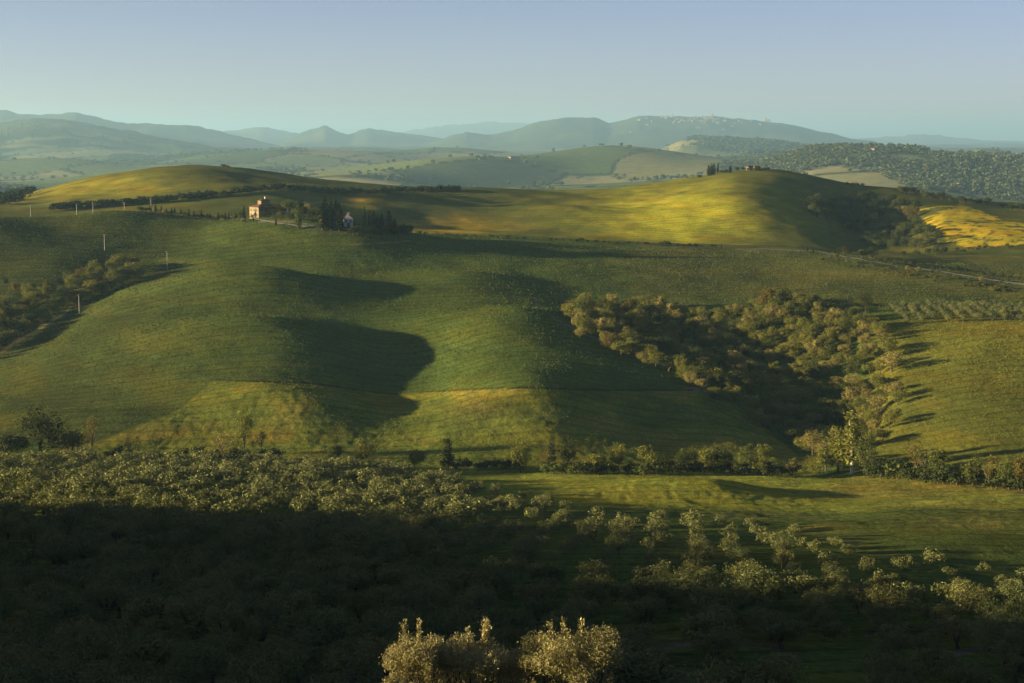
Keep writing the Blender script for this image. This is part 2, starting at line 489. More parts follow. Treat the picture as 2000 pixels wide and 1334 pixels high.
def cells(x, y, seed):
    """jittered-grid cells: a random number for each field and the distance to its border"""
    r = np.random.default_rng(seed).random((64, 64, 3))
    xi = np.floor(x).astype(int); yi = np.floor(y).astype(int)
    d1 = np.full(x.shape, 9.0); d2 = np.full(x.shape, 9.0); v = np.zeros(x.shape)
    for a in (-1, 0, 1):
        for b in (-1, 0, 1):
            q = r[(xi + a) & 63, (yi + b) & 63]
            d = np.hypot(xi + a + q[..., 0] - x, yi + b + q[..., 1] - y)
            k = d < d1
            d2 = np.where(k, d1, np.minimum(d2, d)); v = np.where(k, q[..., 2], v); d1 = np.where(k, d, d1)
    return v, d2 - d1

def line_dist_px(px, py, pts):
    d, _ = seg_dist(px, py, pts)
    return d

TRACKS = [   # bare paths: (px, py) course, half width px, colour, near and far depth
    ([(1040,580),(1060,605),(1100,632),(1180,668),(1260,700),(1330,735),(1385,768)], 2.4, (0.12, 0.11, 0.075), 500, 900),
    ([(1340,760),(1375,762),(1400,775)], 4.0, (0.15, 0.14, 0.11), 500, 800),
    ([(1690,1035),(1800,1030),(2010,1045)], 3.0, (0.17, 0.15, 0.10), 300, 420),
    ([(690,478),(760,474),(800,470)], 1.2, (0.20, 0.17, 0.10), 800, 980),
    ([(0,690),(40,662),(110,622),(140,600)], 2.2, (0.15, 0.14, 0.09), 500, 800),
    ([(420,742),(600,748),(780,772)], 1.5, (0.03, 0.032, 0.015), 480, 800),
    ([(815,766),(1000,757),(1180,762),(1350,762)], 1.5, (0.032, 0.032, 0.015), 480, 800),
    ([(1250,1268),(1330,1260),(1420,1250),(1500,1262),(1560,1285)], 5.0, (0.095, 0.09, 0.06), 90, 200),
    ([(1690,1240),(1800,1225),(1900,1235),(2010,1215)], 5.0, (0.10, 0.095, 0.075), 90, 240),
    ([(1850,1280),(1930,1262),(2010,1270)], 6.0, (0.10, 0.095, 0.075), 90, 240),
    ([(480,432),(560,432),(640,445),(700,447)], 1.0, (0.20, 0.19, 0.15), 850, 1000),
]
def field_colour(x, y, z):
    px, py = project(x, y, z)
    n1 = fbm(x / 60, y / 60, 4, 0.55); n2 = fbm(x / 14 + 5, y / 18, 3, 0.6); n3 = fbm(x / 5 + 9, y / 7, 3, 0.6)
    c = np.empty(x.shape + (3,))
    c[:] = (0.067, 0.102, 0.023)
    def put(mask, col):
        mk = np.clip(mask, 0, 1)[..., None]
        c[:] = c * (1 - mk) + np.array(col) * mk
    # main crop, browner to the left
    put(sstep(700, 100, px) * (y > 470) * (y < 1000), (0.058, 0.076, 0.020))
    put(((y >= 455) & (y < 1000)) * sstep(1150, 1300, px) * sstep(620, 560, py), (0.084, 0.096, 0.026))
    # rough strip
    top = np.interp(px, *STRIP_TOP)
    strip = sstep(-2, 3, py - top) * ((y > 455) & (y < 700)) * (px < 1600)
    put(strip, (0.128, 0.155, 0.026))
    put(strip * sstep(0.02, 0.3, n2), (0.165, 0.165, 0.030))
    put(strip * sstep(-0.05, -0.35, n2) * 0.7, (0.080, 0.110, 0.022))
    ell = np.exp(-((px - 930) / 60)**2 - ((py - 800) / 22)**2)
    put(strip * ell * 0.5, (0.125, 0.100, 0.035))
    # right-hand pasture
    rp = sstep(1690, 1730, px) * ((y > 455) & (y < 700))
    put(rp, (0.135, 0.145, 0.023)); put(rp * sstep(0.0, 0.3, n1), (0.105, 0.120, 0.022))
    # valley meadow and the grove floor
    put(((y > 330) & (y <= 455)) * 1.0, (0.165, 0.195, 0.030))
    put(((y > 330) & (y <= 455)) * sstep(1450, 1700, px) * sstep(-0.2, 0.2, n1 + 0.3 * n3), (0.185, 0.185, 0.036))
    put(sstep(345, 325, y), (0.070, 0.098, 0.024))
    put(sstep(345, 325, y) * sstep(0.05, 0.4, n2), (0.095, 0.110, 0.030))
    put(sstep(160, 120, y) * sstep(-0.1, 0.3, n1), (0.085, 0.080, 0.045))
    # second ridge: rape and wild mustard in flower, plus painted patches of sun
    r2 = (y > 1015) & (y < 1700)
    put(r2 * 1.0, (0.082, 0.098, 0.022))
    yel = np.exp(-((px - 1330) / 200)**2 - ((py - 425) / 60)**2) * 1.25
    put(r2 * np.clip(yel * (0.85 + 0.4 * n2 + 0.4 * n1 + 0.3 * n3), 0, 1), (0.34, 0.345, 0.022))
    painted_sun = np.exp(-((px - 890) / 110)**2 - ((py - 445) / 16)**2) + np.exp(-((px - 710) / 25)**2 - ((py - 400) / 16)**2)  # two sunlit patches of the shaded slope, put into the colour as yellow
    put(r2 * np.clip(painted_sun * (0.9 + n2), 0, 1), (0.36, 0.28, 0.02))
    yel3 = np.exp(-((px - 190) / 170)**2 - ((py - 370) / 32)**2)
    put(r2 * np.clip(yel3 * (0.9 + 1.2 * n2), 0, 1), (0.21, 0.20, 0.02))
    rape = in_poly(px + 40 * n2 + 14 * n3, py + 12 * n2, [(1795,425),(1850,402),(1900,405),(1960,432),(2060,450),(2060,476),(1880,482),(1845,470),(1825,445)])
    put(r2 * rape * sstep(-0.33, -0.12, n3 + 0.4 * n2), (0.37, 0.31, 0.015))
    # the country beyond: a patchwork of fields
    far = sstep(1700, 1900, y)
    xx = x + 160 * fbm(x / 540, y / 540, 2); yy = y + 290 * fbm(x / 570 + 8, y / 570, 2)
    v, edge = cells(xx / 410, yy / 760, 5)
    pal = 1.55 * np.array([(0.060,0.095,0.030),(0.10,0.13,0.045),(0.15,0.16,0.065),(0.075,0.11,0.035),(0.15,0.15,0.065),(0.045,0.070,0.028),(0.13,0.14,0.05),(0.085,0.12,0.04)])
    fc = pal[(v * 7.999).astype(int)]
    mk = far[..., None]
    c[:] = c * (1 - mk) + fc * mk
    put(far * sstep(0.05, 0.02, edge), (0.03, 0.045, 0.02))
    put(far * sstep(0.17, 0.27, fbm(xx / 900 + 4, yy / 1260, 4, 0.55)) * (1 - 0.85 * sstep(560, 640, px) * sstep(1440, 1360, px)), (0.032, 0.052, 0.022))
    put(sstep(10000, 11800, y) * sstep(-150, -70, z) * 0.9, (0.040, 0.062, 0.030))
    put(sstep(10000, 11800, y) * sstep(0.05, 0.25, fbm(x / 540, y / 540, 4)) * 0.8, (0.10, 0.115, 0.05))
    for pts, hw, col, y0, y1 in TRACKS:
        d = line_dist_px(px + 3 * n3, py, pts)
        put(sstep(hw * 1.4, hw * 0.5, d) * ((y > y0) & (y < y1)) * sstep(-0.5, 0.0, n3 + n2 + 0.35), col)
    return c

g_me = grid_mesh('ground', XX, YY, ZZ)
_c = field_colour(XX, YY, ZZ)
_at = g_me.attributes.new('field_colour', 'FLOAT_COLOR', 'POINT')
_at.data.foreach_set('color', np.concatenate([_c, np.ones(_c.shape[:2] + (1,))], -1).astype(np.float32).ravel())
g_me.materials.append(ground_material())
ground = bpy.data.objects.new('ground', g_me); COL.objects.link(ground)
ground['kind'] = 'structure'

# fast look-up of the built surface
def surf(x, y):
    x = np.atleast_1d(np.asarray(x, float)); y = np.atleast_1d(np.asarray(y, float))
    z = height(x, y)
    return z + clods(x, y, z)

def hit(px, py, ymin=90, ymax=1700):
    """where the sight line through a pixel first meets the ground"""
    px = np.atleast_1d(np.asarray(px, float)); py = np.atleast_1d(np.asarray(py, float))
    ux, sz = ray(px, py)
    Ys = np.geomspace(ymin, ymax, 500)
    Yg = np.broadcast_to(Ys, (len(px), 500))
    gap = sz[:, None] * Yg - height(ux[:, None] * Yg, Yg)
    neg = gap < 0
    i = np.clip(np.where(neg.any(1), neg.argmax(1), gap.argmin(1)), 1, 499)
    r = np.arange(len(px))
    g0, g1 = gap[r, i - 1], gap[r, i]
    t = np.clip(g0 / (g0 - g1 + 1e-9), 0, 1)
    Y = Ys[i - 1] * (1 - t) + Ys[i] * t
    return ux * Y, Y, height(ux * Y, Y)

# ---------------------------------------------------------------- object helpers
class MB:
    """collects faces of one mesh"""
    def __init__(s): s.v = []; s.f = []; s.n = 0; s.mi = []
    def add(s, verts, faces, mi=0):
        s.v.extend(verts); s.f.extend([tuple(i + s.n for i in f) for f in faces]); s.mi.extend([mi] * len(faces)); s.n += len(verts)
    def box(s, c, d, rz=0.0, mi=0):
        cx, cy, cz = c; a, b, h = d[0]/2, d[1]/2, d[2]/2; co, si = math.cos(rz), math.sin(rz)
        v = [(cx + x*co - y*si, cy + x*si + y*co, cz + z) for z in (-h, h) for y in (-b, b) for x in (-a, a)]
        s.add(v, [(0,2,3,1),(4,5,7,6),(0,1,5,4),(2,6,7,3),(0,4,6,2),(1,3,7,5)], mi)
    def tube(s, pts, rad, k=6, mi=0, cap=True):
        pts = [np.array(p, float) for p in pts]; v = []; f = []
        for i, p in enumerate(pts):
            d = pts[min(i+1, len(pts)-1)] - pts[max(i-1, 0)]; d = d / (np.linalg.norm(d) + 1e-9)
            a = np.cross(d, (0.3, 1, 0.2)); a = a / (np.linalg.norm(a) + 1e-9); b = np.cross(d, a)
            for j in range(k):
                t = 2 * math.pi * j / k
                v.append(tuple(p + rad[i] * (a * math.cos(t) + b * math.sin(t))))
        for i in range(len(pts) - 1):
            for j in range(k):
                f.append((i*k+j, i*k+(j+1) % k, (i+1)*k+(j+1) % k, (i+1)*k+j))
        if cap:
            f.append(tuple(range(k-1, -1, -1))); f.append(tuple(range((len(pts)-1)*k, len(pts)*k)))
        s.add(v, f, mi)
    def mesh(s, name, mats=()):
        me = bpy.data.meshes.new(name); me.from_pydata(s.v, [], s.f)
        for m in mats: me.materials.append(MAT[m] if isinstance(m, str) else m)
        if any(s.mi): me.polygons.foreach_set('material_index', s.mi)
        me.update(); return me

def link(name, me, parent=None, loc=(0,0,0), rz=0.0, sc=(1,1,1), mat=None):
    o = bpy.data.objects.new(name, me); COL.objects.link(o)
    o.location = loc; o.rotation_euler = (0, 0, rz); o.scale = sc
    if parent is not None: o.parent = parent
    if mat is not None:
        o.material_slots[0].link = 'OBJECT'; o.material_slots[0].material = MAT[mat]
    return o
def tag(o, label, cat, group=None):
    o['label'] = label; o['category'] = cat
    if group: o['group'] = group
    return o
SEEN_LABELS = {}
def spot(px, py):
    """the place in the photograph, in percent of its width and height"""
    return '%d percent across and %d percent down' % (round(px / 20.0), round(py / 13.34))

# ---------------------------------------------------------------- foliage
def leaf_cloud(lobes, n, size, aspect, seed, outward=0.55, shell=0.5, gap=0.0, droop=0.0):
    """n kite-shaped leaf sprays spread through the lobes (x,y,z,rx,ry,rz): returns vertices and quads"""
    r = np.random.default_rng(seed)
    lb = np.array(lobes, float)
    w = lb[:, 3] * lb[:, 4] + lb[:, 4] * lb[:, 5]
    k = r.choice(len(lb), n, p=w / w.sum())
    d = r.normal(size=(n, 3)); d /= np.linalg.norm(d, axis=1)[:, None]
    rad = shell + (1 - shell) * r.random(n)**0.6
    rad *= 1 + 0.24 * np.sin(d[:, 0] * 5 + k * 2.1) * np.sin(d[:, 1] * 5 + k) + 0.10 * r.normal(size=n)
    c = lb[k, :3] + d * lb[k, 3:] * rad[:, None]
    if gap > 0:
        ph = r.random(3) * 6
        q = np.sin(c[:, 0] * 2.3 + ph[0]) + np.sin(c[:, 1] * 2.6 + ph[1]) + np.sin(c[:, 2] * 2.9 + ph[2])
        keep = q > (-3 + 6 * gap * 0.5) * 0.6
        c, d, k = c[keep], d[keep], k[keep]; n = len(c)
    nrm = outward * d + (1 - outward) * r.normal(size=(n, 3)) * 0.7
    nrm /= np.linalg.norm(nrm, axis=1)[:, None] + 1e-9
    t = r.normal(size=(n, 3)); t[:, 2] += 0.5 - droop
    t -= (t * nrm).sum(1)[:, None] * nrm; t /= np.linalg.norm(t, axis=1)[:, None] + 1e-9
    b = np.cross(nrm, t)
    s = size * (0.65 + 0.7 * r.random(n))[:, None]
    v = np.stack([c - t * s * 0.5, c + b * s * aspect * 0.5, c + t * s * 0.5, c - b * s * aspect * 0.5], 1).reshape(-1, 3)
    f = np.arange(4 * n).reshape(n, 4)
    return v, f

def cloud_mesh(name, parts, mat):
    """one mesh from several (vertices, quads)"""
    vs, fs, o = [], [], 0
    for v, f in parts:
        vs.append(v); fs.append(f + o); o += len(v)
    me = bpy.data.meshes.new(name)
    fill_mesh(me, np.concatenate(vs), np.concatenate(fs), False)
    me.materials.append(MAT[mat])
    return me

def lobes_round(rx, rz, z0, n, seed, flat=1.0, spread=0.62, small=0.42):
    r = np.random.default_rng(seed); L = [(0, 0, z0, rx * 0.62, rx * 0.62, rz * 0.66)]
    for i in range(n):
        a = 2 * math.pi * (i + r.random() * 0.8) / n; e = r.uniform(-0.55, 0.95)
        q = spread * math.sqrt(max(0.05, 1 - e * e * 0.8)); s = small * r.uniform(0.75, 1.3)
        L.append((q * rx * math.cos(a), q * rx * math.sin(a), z0 + e * rz * 0.62 * flat, rx * s, rx * s, rz * s * 1.05))
    return L

PROTO = {}       # kind -> list of (trunk mesh, crown mesh, height, half width)
def trunk_mesh(name, h, r0, seed, limbs=3, split=0.4, spread=0.25, lean=0.06, k=6):
    r = np.random.default_rng(seed); m = MB()
    lx, ly = r.normal(size=2) * lean * h
    top = (lx, ly, h * split)
    m.tube([(0, 0, -0.5), (lx*0.3, ly*0.2, h*split*0.5), top], [r0 * 1.25, r0, r0 * 0.8], k)
    for i in range(limbs):
        a = 2 * math.pi * (i + r.random() * 0.6) / limbs
        q = spread * h * r.uniform(0.7, 1.2)
        m.tube([(top[0]*0.95, top[1]*0.95, h*split*0.94), (top[0] + q*0.5*math.cos(a), top[1] + q*0.5*math.sin(a), h*(split + (1-split)*0.4)),
                (top[0] + q*math.cos(a), top[1] + q*math.sin(a), h*(split + (1-split)*0.8))], [r0*0.6, r0*0.4, r0*0.15], max(4, k-1), cap=False)
    return m.mesh(name)

def make_protos():
    for i in range(5):       # olives of the grove, 4.3 m
        h = 4.3; rx = (2.35, 2.1, 2.6, 2.25, 1.95)[i]
        L = lobes_round(rx, 1.95, 2.1, (8, 7, 9, 6, 7)[i], 100 + i)
        cr = cloud_mesh('olive_crown', [leaf_cloud(L, 3800, 0.21, 0.42, 200 + i, 0.6, 0.5, 0.4)], 'leaf_olive')
        PROTO.setdefault('olive', []).append((trunk_mesh('olive_trunk', h * 0.80, 0.26, 300 + i, 3, 0.22, 0.24, 0.07), cr, h, rx))
    for i in range(6):       # broadleaf trees, 8 m
        h = 8.0; rx = (2.9, 2.5, 3.2, 2.7, 2.3, 3.0)[i]
        L = lobes_round(rx, 3.7, 4.1, (9, 8, 10, 9, 8, 11)[i], 400 + i, 1.05, 0.60, 0.48)
        cr = cloud_mesh('broad_crown', [leaf_cloud(L, 2800, 0.37, 0.55, 500 + i, 0.50, 0.45, 0.42)], 'leaf_green')
        PROTO.setdefault('broad', []).append((trunk_mesh('broad_trunk', h * 0.85, 0.2, 600 + i, 4, 0.35, 0.24), cr, h, rx))
    for i in range(3):       # bare spring tree, thin leaf
        h = 9.0; rx = 2.2
        L = lobes_round(rx, 3.6, 5.4, 8, 1400 + i, 1.0, 0.7, 0.36)
        cr = cloud_mesh('thin_crown', [leaf_cloud(L, 620, 0.42, 0.5, 1500 + i, 0.3, 0.3, 0.6)], 'leaf_rust')
        PROTO.setdefault('thin', []).append((trunk_mesh('thin_trunk', h * 0.95, 0.16, 1600 + i, 6, 0.25, 0.2), cr, h, rx))
    for i in range(3):       # slim birch or poplar, 10 m
        h = 10.0
        L = [(0.25 * math.sin(j * 1.7 + i), 0.25 * math.cos(j * 2.1 + i), 2.2 + j * 1.0, 1.35 - 0.10 * j, 1.35 - 0.10 * j, 1.1) for j in range(8)]
        cr = cloud_mesh('birch_crown', [leaf_cloud(L, 2000, 0.40, 0.5, 700 + i, 0.4, 0.3, 0.4)], 'leaf_fresh')
        PROTO.setdefault('birch', []).append((trunk_mesh('birch_trunk', h * 0.92, 0.12, 710 + i, 2, 0.62, 0.04, 0.02), cr, h, 1.3))
    for i in range(3):       # cypress, 12 m
        h = 12.0; w = (1.0, 1.25, 0.85)[i]
        L = [(0.1 * math.sin(j * 2 + i), 0.1 * math.cos(j * 3 + i), 1.4 + j * 1.15, w * f, w * f, 1.15) for j, f in enumerate((0.85, 1.1, 1.2, 1.2, 1.1, 0.95, 0.75, 0.52, 0.3))]
        cr = cloud_mesh('cypress_crown', [leaf_cloud(L, 1500, 0.42, 0.45, 800 + i, 0.65, 0.55)], 'leaf_cypress')
        PROTO.setdefault('cypress', []).append((trunk_mesh('cypress_trunk', h * 0.5, 0.22, 810 + i, 2, 0.6, 0.03, 0.01), cr, h, w * 1.2))
    for i in range(2):       # umbrella pine, 10 m
        h = 10.0
        L = [(0, 0, 7.3, 3.1, 3.1, 2.2)] + [(2.2 * math.cos(a), 2.2 * math.sin(a), 6.6 + 0.5 * math.sin(3 * a), 1.7, 1.7, 1.6) for a in np.linspace(0, 5.4, 7)]
        cr = cloud_mesh('pine_crown', [leaf_cloud(L, 2600, 0.5, 0.4, 900 + i, 0.6, 0.5)], 'leaf_dark')
        PROTO.setdefault('pine', []).append((trunk_mesh('pine_trunk', 8.6, 0.3, 910 + i, 5, 0.62, 0.2, 0.03), cr, h, 3.4))
    for i in range(4):       # shrub, 2 m
        L = lobes_round(1.35, 0.95, 0.95, 6, 1000 + i, 1.0, 0.6, 0.45)
        cr = cloud_mesh('shrub_crown', [leaf_cloud(L, 520, 0.30, 0.5, 1100 + i, 0.5, 0.4, 0.4)], 'leaf_green')
        PROTO.setdefault('shrub', []).append((trunk_mesh('shrub_stem', 1.5, 0.07, 1110 + i, 4, 0.15, 0.3), cr, 2.0, 1.35))
make_protos()
for _k, _l in PROTO.items():
    for _t in _l:
        _t[0].materials.append(MAT['pale_bark' if _k == 'birch' else 'bark'])

TREE_N = [0]
def plant(name, kind, px, py, h, leaf, look, cat, group, width=None, var=None, xyz=None, ymin=90, ymax=1700, place=True):
    """one tree or shrub standing on the ground under pixel (px, py); h in metres"""
    if xyz is None:
        x, y, z = (float(v[0]) for v in hit(px, py, ymin, ymax))
    else:
        x, y, z = xyz
    TREE_N[0] += 1
    i = TREE_N[0]
    tr, cr, ph, pw = PROTO[kind][(i * 7 + i // 3) % len(PROTO[kind]) if var is None else var]
    s = h / ph; w = s if width is None else width / (2 * pw)
    r = random.Random(i * 31 + 5)
    o = bpy.data.objects.new(name, None); COL.objects.link(o)
    o.empty_display_size = 0.5
    o.location = (x, y, z); o.rotation_euler = (0, 0, r.uniform(0, 6.28)); o.scale = (w * r.uniform(0.94, 1.06), w * r.uniform(0.94, 1.06), s)
    link('trunk', tr, o, mat='bark' if kind == 'birch' and (leaf != 'leaf_fresh' or h < 15) else None)
    link('crown', cr, o, mat=leaf)
    if place:
        cx, cy = project(np.array(x), np.array(y), np.array(z + h * 0.6))
        PLACED.append((group, look, float(cx), float(cy), o))
    tag(o, look, cat, group)
    return o

PLACED = []
_ONE = ['first','second','third','fourth','fifth','sixth','seventh','eighth','ninth','tenth','eleventh','twelfth','thirteenth','fourteenth','fifteenth','sixteenth','seventeenth','eighteenth','nineteenth']
def ordinal(n):
    """1 -> first"""
    if n < 20: return _ONE[n - 1]
    tens = {2: ('twentieth', 'twenty'), 3: ('thirtieth', 'thirty'), 4: ('fortieth', 'forty'), 5: ('fiftieth', 'fifty'), 6: ('sixtieth', 'sixty'), 7: ('seventieth', 'seventy')}
    a, b = tens[n // 10]
    return a if n % 10 == 0 else b + '-' + _ONE[n % 10 - 1]
def name_places():
    """alike trees of a group: which row, counted from the top, and which in it from the left"""
    by = {}
    for g, look, cx, cy, o in PLACED:
        by.setdefault((g, look), []).append((cy, cx, o))
    for (g, look), L in by.items():
        L.sort(key=lambda t: t[0])
        n = len(L); rows = max(1, int(round(math.sqrt(n / 2.2)))) if n > 12 else 1
        per = int(math.ceil(n / rows))
        for r in range(rows):
            row = sorted(L[r * per:(r + 1) * per], key=lambda t: t[1])
            for k, (cy, cx, o) in enumerate(row):
                o['label'] = look + (', %s row from the top' % ordinal(r + 1) if rows > 1 else '') + ', %s from left' % ordinal(k + 1)

def merged(name, kind, items, leaf, label=None, cat=None, kind_prop=None, thin=1):
    """many crowns that read as one mass: items (x, y, z, height, width, turn)"""
    vs, fs, off = [], [], 0
    pools = []
    for tr, cr, ph, pw in PROTO[kind]:
        co = np.empty(len(cr.vertices) * 3, np.float32); cr.vertices.foreach_get('co', co)
        co = co.reshape(-1, 4, 3)
        pools.append((co, ph, pw))
    for j, (x, y, z, h, w, a) in enumerate(items):
        co, ph, pw = pools[j % len(pools)]
        q = co[(j % thin)::thin]
        if thin > 1:      # fewer, larger sprays
            ctr = q.mean(1, keepdims=True); q = ctr + (q - ctr) * math.sqrt(thin) * 0.95
        q = q.reshape(-1, 3)
        ca, sa = math.cos(a), math.sin(a); kx = w / (2 * pw); kz = h / ph
        v = np.stack([x + kx * (q[:, 0] * ca - q[:, 1] * sa), y + kx * (q[:, 0] * sa + q[:, 1] * ca), z + kz * q[:, 2]], 1)
        vs.append(v); fs.append(np.arange(len(v)).reshape(-1, 4) + off); off += len(v)
    me = bpy.data.meshes.new(name)
    fill_mesh(me, np.concatenate(vs), np.concatenate(fs), False)
    me.materials.append(MAT[leaf])
    o = link(name, me)
    if kind_prop: o['kind'] = kind_prop
    if label: o['label'] = label
    if cat: o['category'] = cat
    return o

def poisson(poly_px, n, ymin, ymax, gap, seed, tries=30):
    """tree feet spread evenly over an outline drawn in the photograph"""
    r = np.random.default_rng(seed); p = np.array(poly_px, float)
    m = n * tries
    # sample evenly in the plan, keep those seen inside the outline
    ux0, ux1 = ray(p[:, 0].min(), 500)[0], ray(p[:, 0].max(), 500)[0]
    y = np.sqrt(r.uniform(ymin**2, ymax**2, m)); x = r.uniform(ux0, ux1, m) * y * 1.02
    z = height(x, y)
    qx, qy = project(x, y, z)
    ok = in_poly(qx, qy, p)
    pts = []
    grid = {}
    for a, b, c, i in zip(x[ok], y[ok], z[ok], range(ok.sum())):
        k = (int(a // gap), int(b // gap))
        if any(math.hypot(a - q[0], b - q[1]) < gap for u in (-1, 0, 1) for v in (-1, 0, 1) for q in grid.get((k[0] + u, k[1] + v), ())):
            continue
        grid.setdefault(k, []).append((a, b)); pts.append((a, b, c))
        if len(pts) >= n: break
    return pts

# ---------------------------------------------------------------- road, farm, chapel and other buildings
def drape(name, pts_px, w, mat, ymin, ymax, lift=0.22, step=3.0, label=None):
    xs, ys, _ = hit([p[0] for p in pts_px], [p[1] for p in pts_px], ymin, ymax)
    L = np.concatenate([[0], np.cumsum(np.hypot(np.diff(xs), np.diff(ys)))])
    t = np.arange(0, L[-1], step)
    x = pchip_1d(L, xs, t); y = pchip_1d(L, ys, t)
    dx, dy = np.gradient(x), np.gradient(y); q = np.hypot(dx, dy); nx, ny = -dy / q, dx / q
    cols = np.array([-0.5, -0.25, 0, 0.25, 0.5]) * w
    X = x[:, None] + nx[:, None] * cols; Y = y[:, None] + ny[:, None] * cols
    Z = height(X, Y) + lift + 0.12 * (1 - (cols / w * 2)**2)
    me = grid_mesh(name, X, Y, Z); me.materials.append(MAT[mat])
    o = link(name, me); o['kind'] = 'structure'
    return o, x, y
ROAD_PX = [(1440,487),(1540,489),(1600,492),(1650,502),(1720,514),(1800,526),(1880,538),(2000,556),(2080,568)]
drape('road', ROAD_PX, 3.2, 'road_gravel', 600, 1040)
drape('driveway', [(470,428),(520,432),(580,441),(640,447),(700,449)], 1.8, 'road_gravel', 700, 1000)

def gable_roof(m, L, W, z, rise, over, mi=0, thick=0.18):
    """ridge along x"""
    a, b = L/2 + over, W/2 + over
    v = [(-a,-b,z),(a,-b,z),(a,b,z),(-a,b,z),(-a,0,z+rise),(a,0,z+rise)]
    v += [(p[0], p[1], p[2]-thick) for p in v[:4]]
    m.add(v, [(0,1,5,4),(2,3,4,5),(0,4,3),(1,2,5),(6,7,1,0),(7,8,2,1),(8,9,3,2),(9,6,0,3),(9,8,7,6)], mi)
def hip_roof(m, L, W, z, rise, over, thick=0.2):
    a, b = L/2 + over, W/2 + over; r = max(0.3, L/2 - W/2 * 0.9)
    v = [(-a,-b,z),(a,-b,z),(a,b,z),(-a,b,z),(-r,0,z+rise),(r,0,z+rise)]
    v += [(p[0], p[1], p[2]-thick) for p in v[:4]]
    m.add(v, [(0,1,5,4),(2,3,4,5),(3,0,4),(1,2,5),(6,7,1,0),(7,8,2,1),(8,9,3,2),(9,6,0,3),(9,8,7,6)])

def window_part(parent, c, w, h, face, rz_w=0.0, name='window'):
    """frame with sill standing proud of the wall, pane set back in it; face: outward direction along x or y"""
    fx, fy = face
    f = MB(); t = 0.16
    def bx(m, du, dz, su, sz, out, th):
        if fx: m.box((c[0] + fx*out, c[1] + du, c[2] + dz), (th, su, sz))
        else: m.box((c[0] + du, c[1] + fy*out, c[2] + dz), (su, th, sz))
    bx(f, -w/2, 0, t, h + t, 0.04, 0.14); bx(f, w/2, 0, t, h + t, 0.04, 0.14)
    bx(f, 0, h/2 - t*0.1, w - t*0.9, t, 0.04, 0.13); bx(f, 0, -h/2, w + 0.4, t, 0.07, 0.24); bx(f, 0, 0, 0.08, h - t*0.8, 0.03, 0.08)
    o = link(name, f.mesh(name, ['window_frame']), parent)
    p = MB(); bx(p, 0, 0, w - t*0.95, h - t*0.95, 0.015, 0.03)
    link('pane', p.mesh('pane', ['window_glass']), o)
    return o

def villa():
    x, y, z = (float(v[0]) for v in hit(516, 419, 700, 1000))
    y += 6.0; z = float(height(np.array([x]), np.array([y]))[0]) + 0.3
    o = bpy.data.objects.new('farmhouse', None); COL.objects.link(o)
    o.location = (x, y, z); o.rotation_euler = (0, 0, math.radians(38)); o.scale = (0.74, 0.74, 0.80)
    L, W, H = 19.5, 13.5, 6.6      # local x: along the front (front faces -y), the end wall at -x is in the sun
    m = MB(); m.box((0, 0, H/2 - 1.0), (L, W, H + 2.0)); wl = link('wall', m.mesh('wall', ['plaster']), o)
    m = MB(); m.box((0, -W/2 - 0.02, 2.95), (L + 0.1, 0.14, 0.16)); m.box((-L/2 - 0.02, 0, 2.95), (0.14, W + 0.1, 0.16)); link('string_course', m.mesh('string_course', ['grey_plaster']), wl)
    m = MB(); hip_roof(m, L, W, H + 0.2, 2.3, 0.7); rf = link('roof', m.mesh('roof', ['roof_tile']), o)
    m = MB(); m.box((3.5, 2.4, H + 2.2), (0.9, 0.9, 2.0)); m.box((3.5, 2.4, H + 3.3), (1.15, 1.15, 0.2)); link('chimney', m.mesh('chimney', ['plaster']), rf)
    # belvedere on the roof
    m = MB(); m.box((-1.5, 0.3, H + 2.6), (7.0, 5.0, 3.0)); link('belvedere_wall', m.mesh('belvedere_wall', ['plaster']), o)
    m = MB(); v0 = MB(); hip_roof(m, 7.0, 5.0, H + 4.3, 1.1, 0.5); m.v = [(a - 1.5, b + 0.3, c) for a, b, c in m.v]; br = link('belvedere_roof', m.mesh('belvedere_roof', ['roof_tile']), o)
    m = MB(); m.box((-0.2, 0.3, H + 5.8), (0.8, 0.8, 1.9)); m.box((-0.2, 0.3, H + 6.8), (1.05, 1.05, 0.18)); link('chimney', m.mesh('chimney', ['white_plaster']), br)
    for u in (-1.9, 0.0, 1.9): window_part(o, (-1.5 + u, 0.3 - 2.5, H + 2.9), 0.9, 0.9, (0, -1))
    for u in (-1.2, 1.2): window_part(o, (-1.5 - 3.5, 0.3 + u, H + 2.9), 0.9, 0.9, (-1, 0))
    for zc in (1.6, 4.7):
        for u in (-4.2, 0.0, 4.2): window_part(o, (-L/2, u, zc), 1.1, 1.7, (-1, 0))
        for u in (-7.6, -3.8, 0.0, 3.8, 7.6):
            if zc < 2 and u == 0.0: continue
            window_part(o, (u, -W/2, zc), 1.1, 1.7, (0, -1))
    m = MB(); m.box((0, -W/2 - 0.05, 1.15), (1.5, 0.14, 2.4)); d = link('door', m.mesh('door', ['door_wood']), o)
    m = MB(); m.box((0, -W/2 - 0.08, 2.45), (1.9, 0.24, 0.2)); link('lintel', m.mesh('lintel', ['grey_plaster']), d)
    # lower wing at the right
    m = MB(); m.box((L/2 + 4.5, 1.0, 1.5), (9.0, 9.0, 5.0)); link('wing_wall', m.mesh('wing_wall', ['grey_plaster']), o)
    m = MB(); gable_roof(m, 9.0, 9.0, 4.2, 1.9, 0.5); m.v = [(a + L/2 + 4.5, b + 1.0, c) for a, b, c in m.v]; link('wing_roof', m.mesh('wing_roof', ['roof_tile']), o)
    for u in (2.4, 6.4): window_part(o, (L/2 + u, 1.0 - 4.5, 1.9), 1.0, 1.4, (0, -1))
    tag(o, 'cream plastered two storey farmhouse with tiled hip roof and small rooftop belvedere', 'farmhouse')
villa()

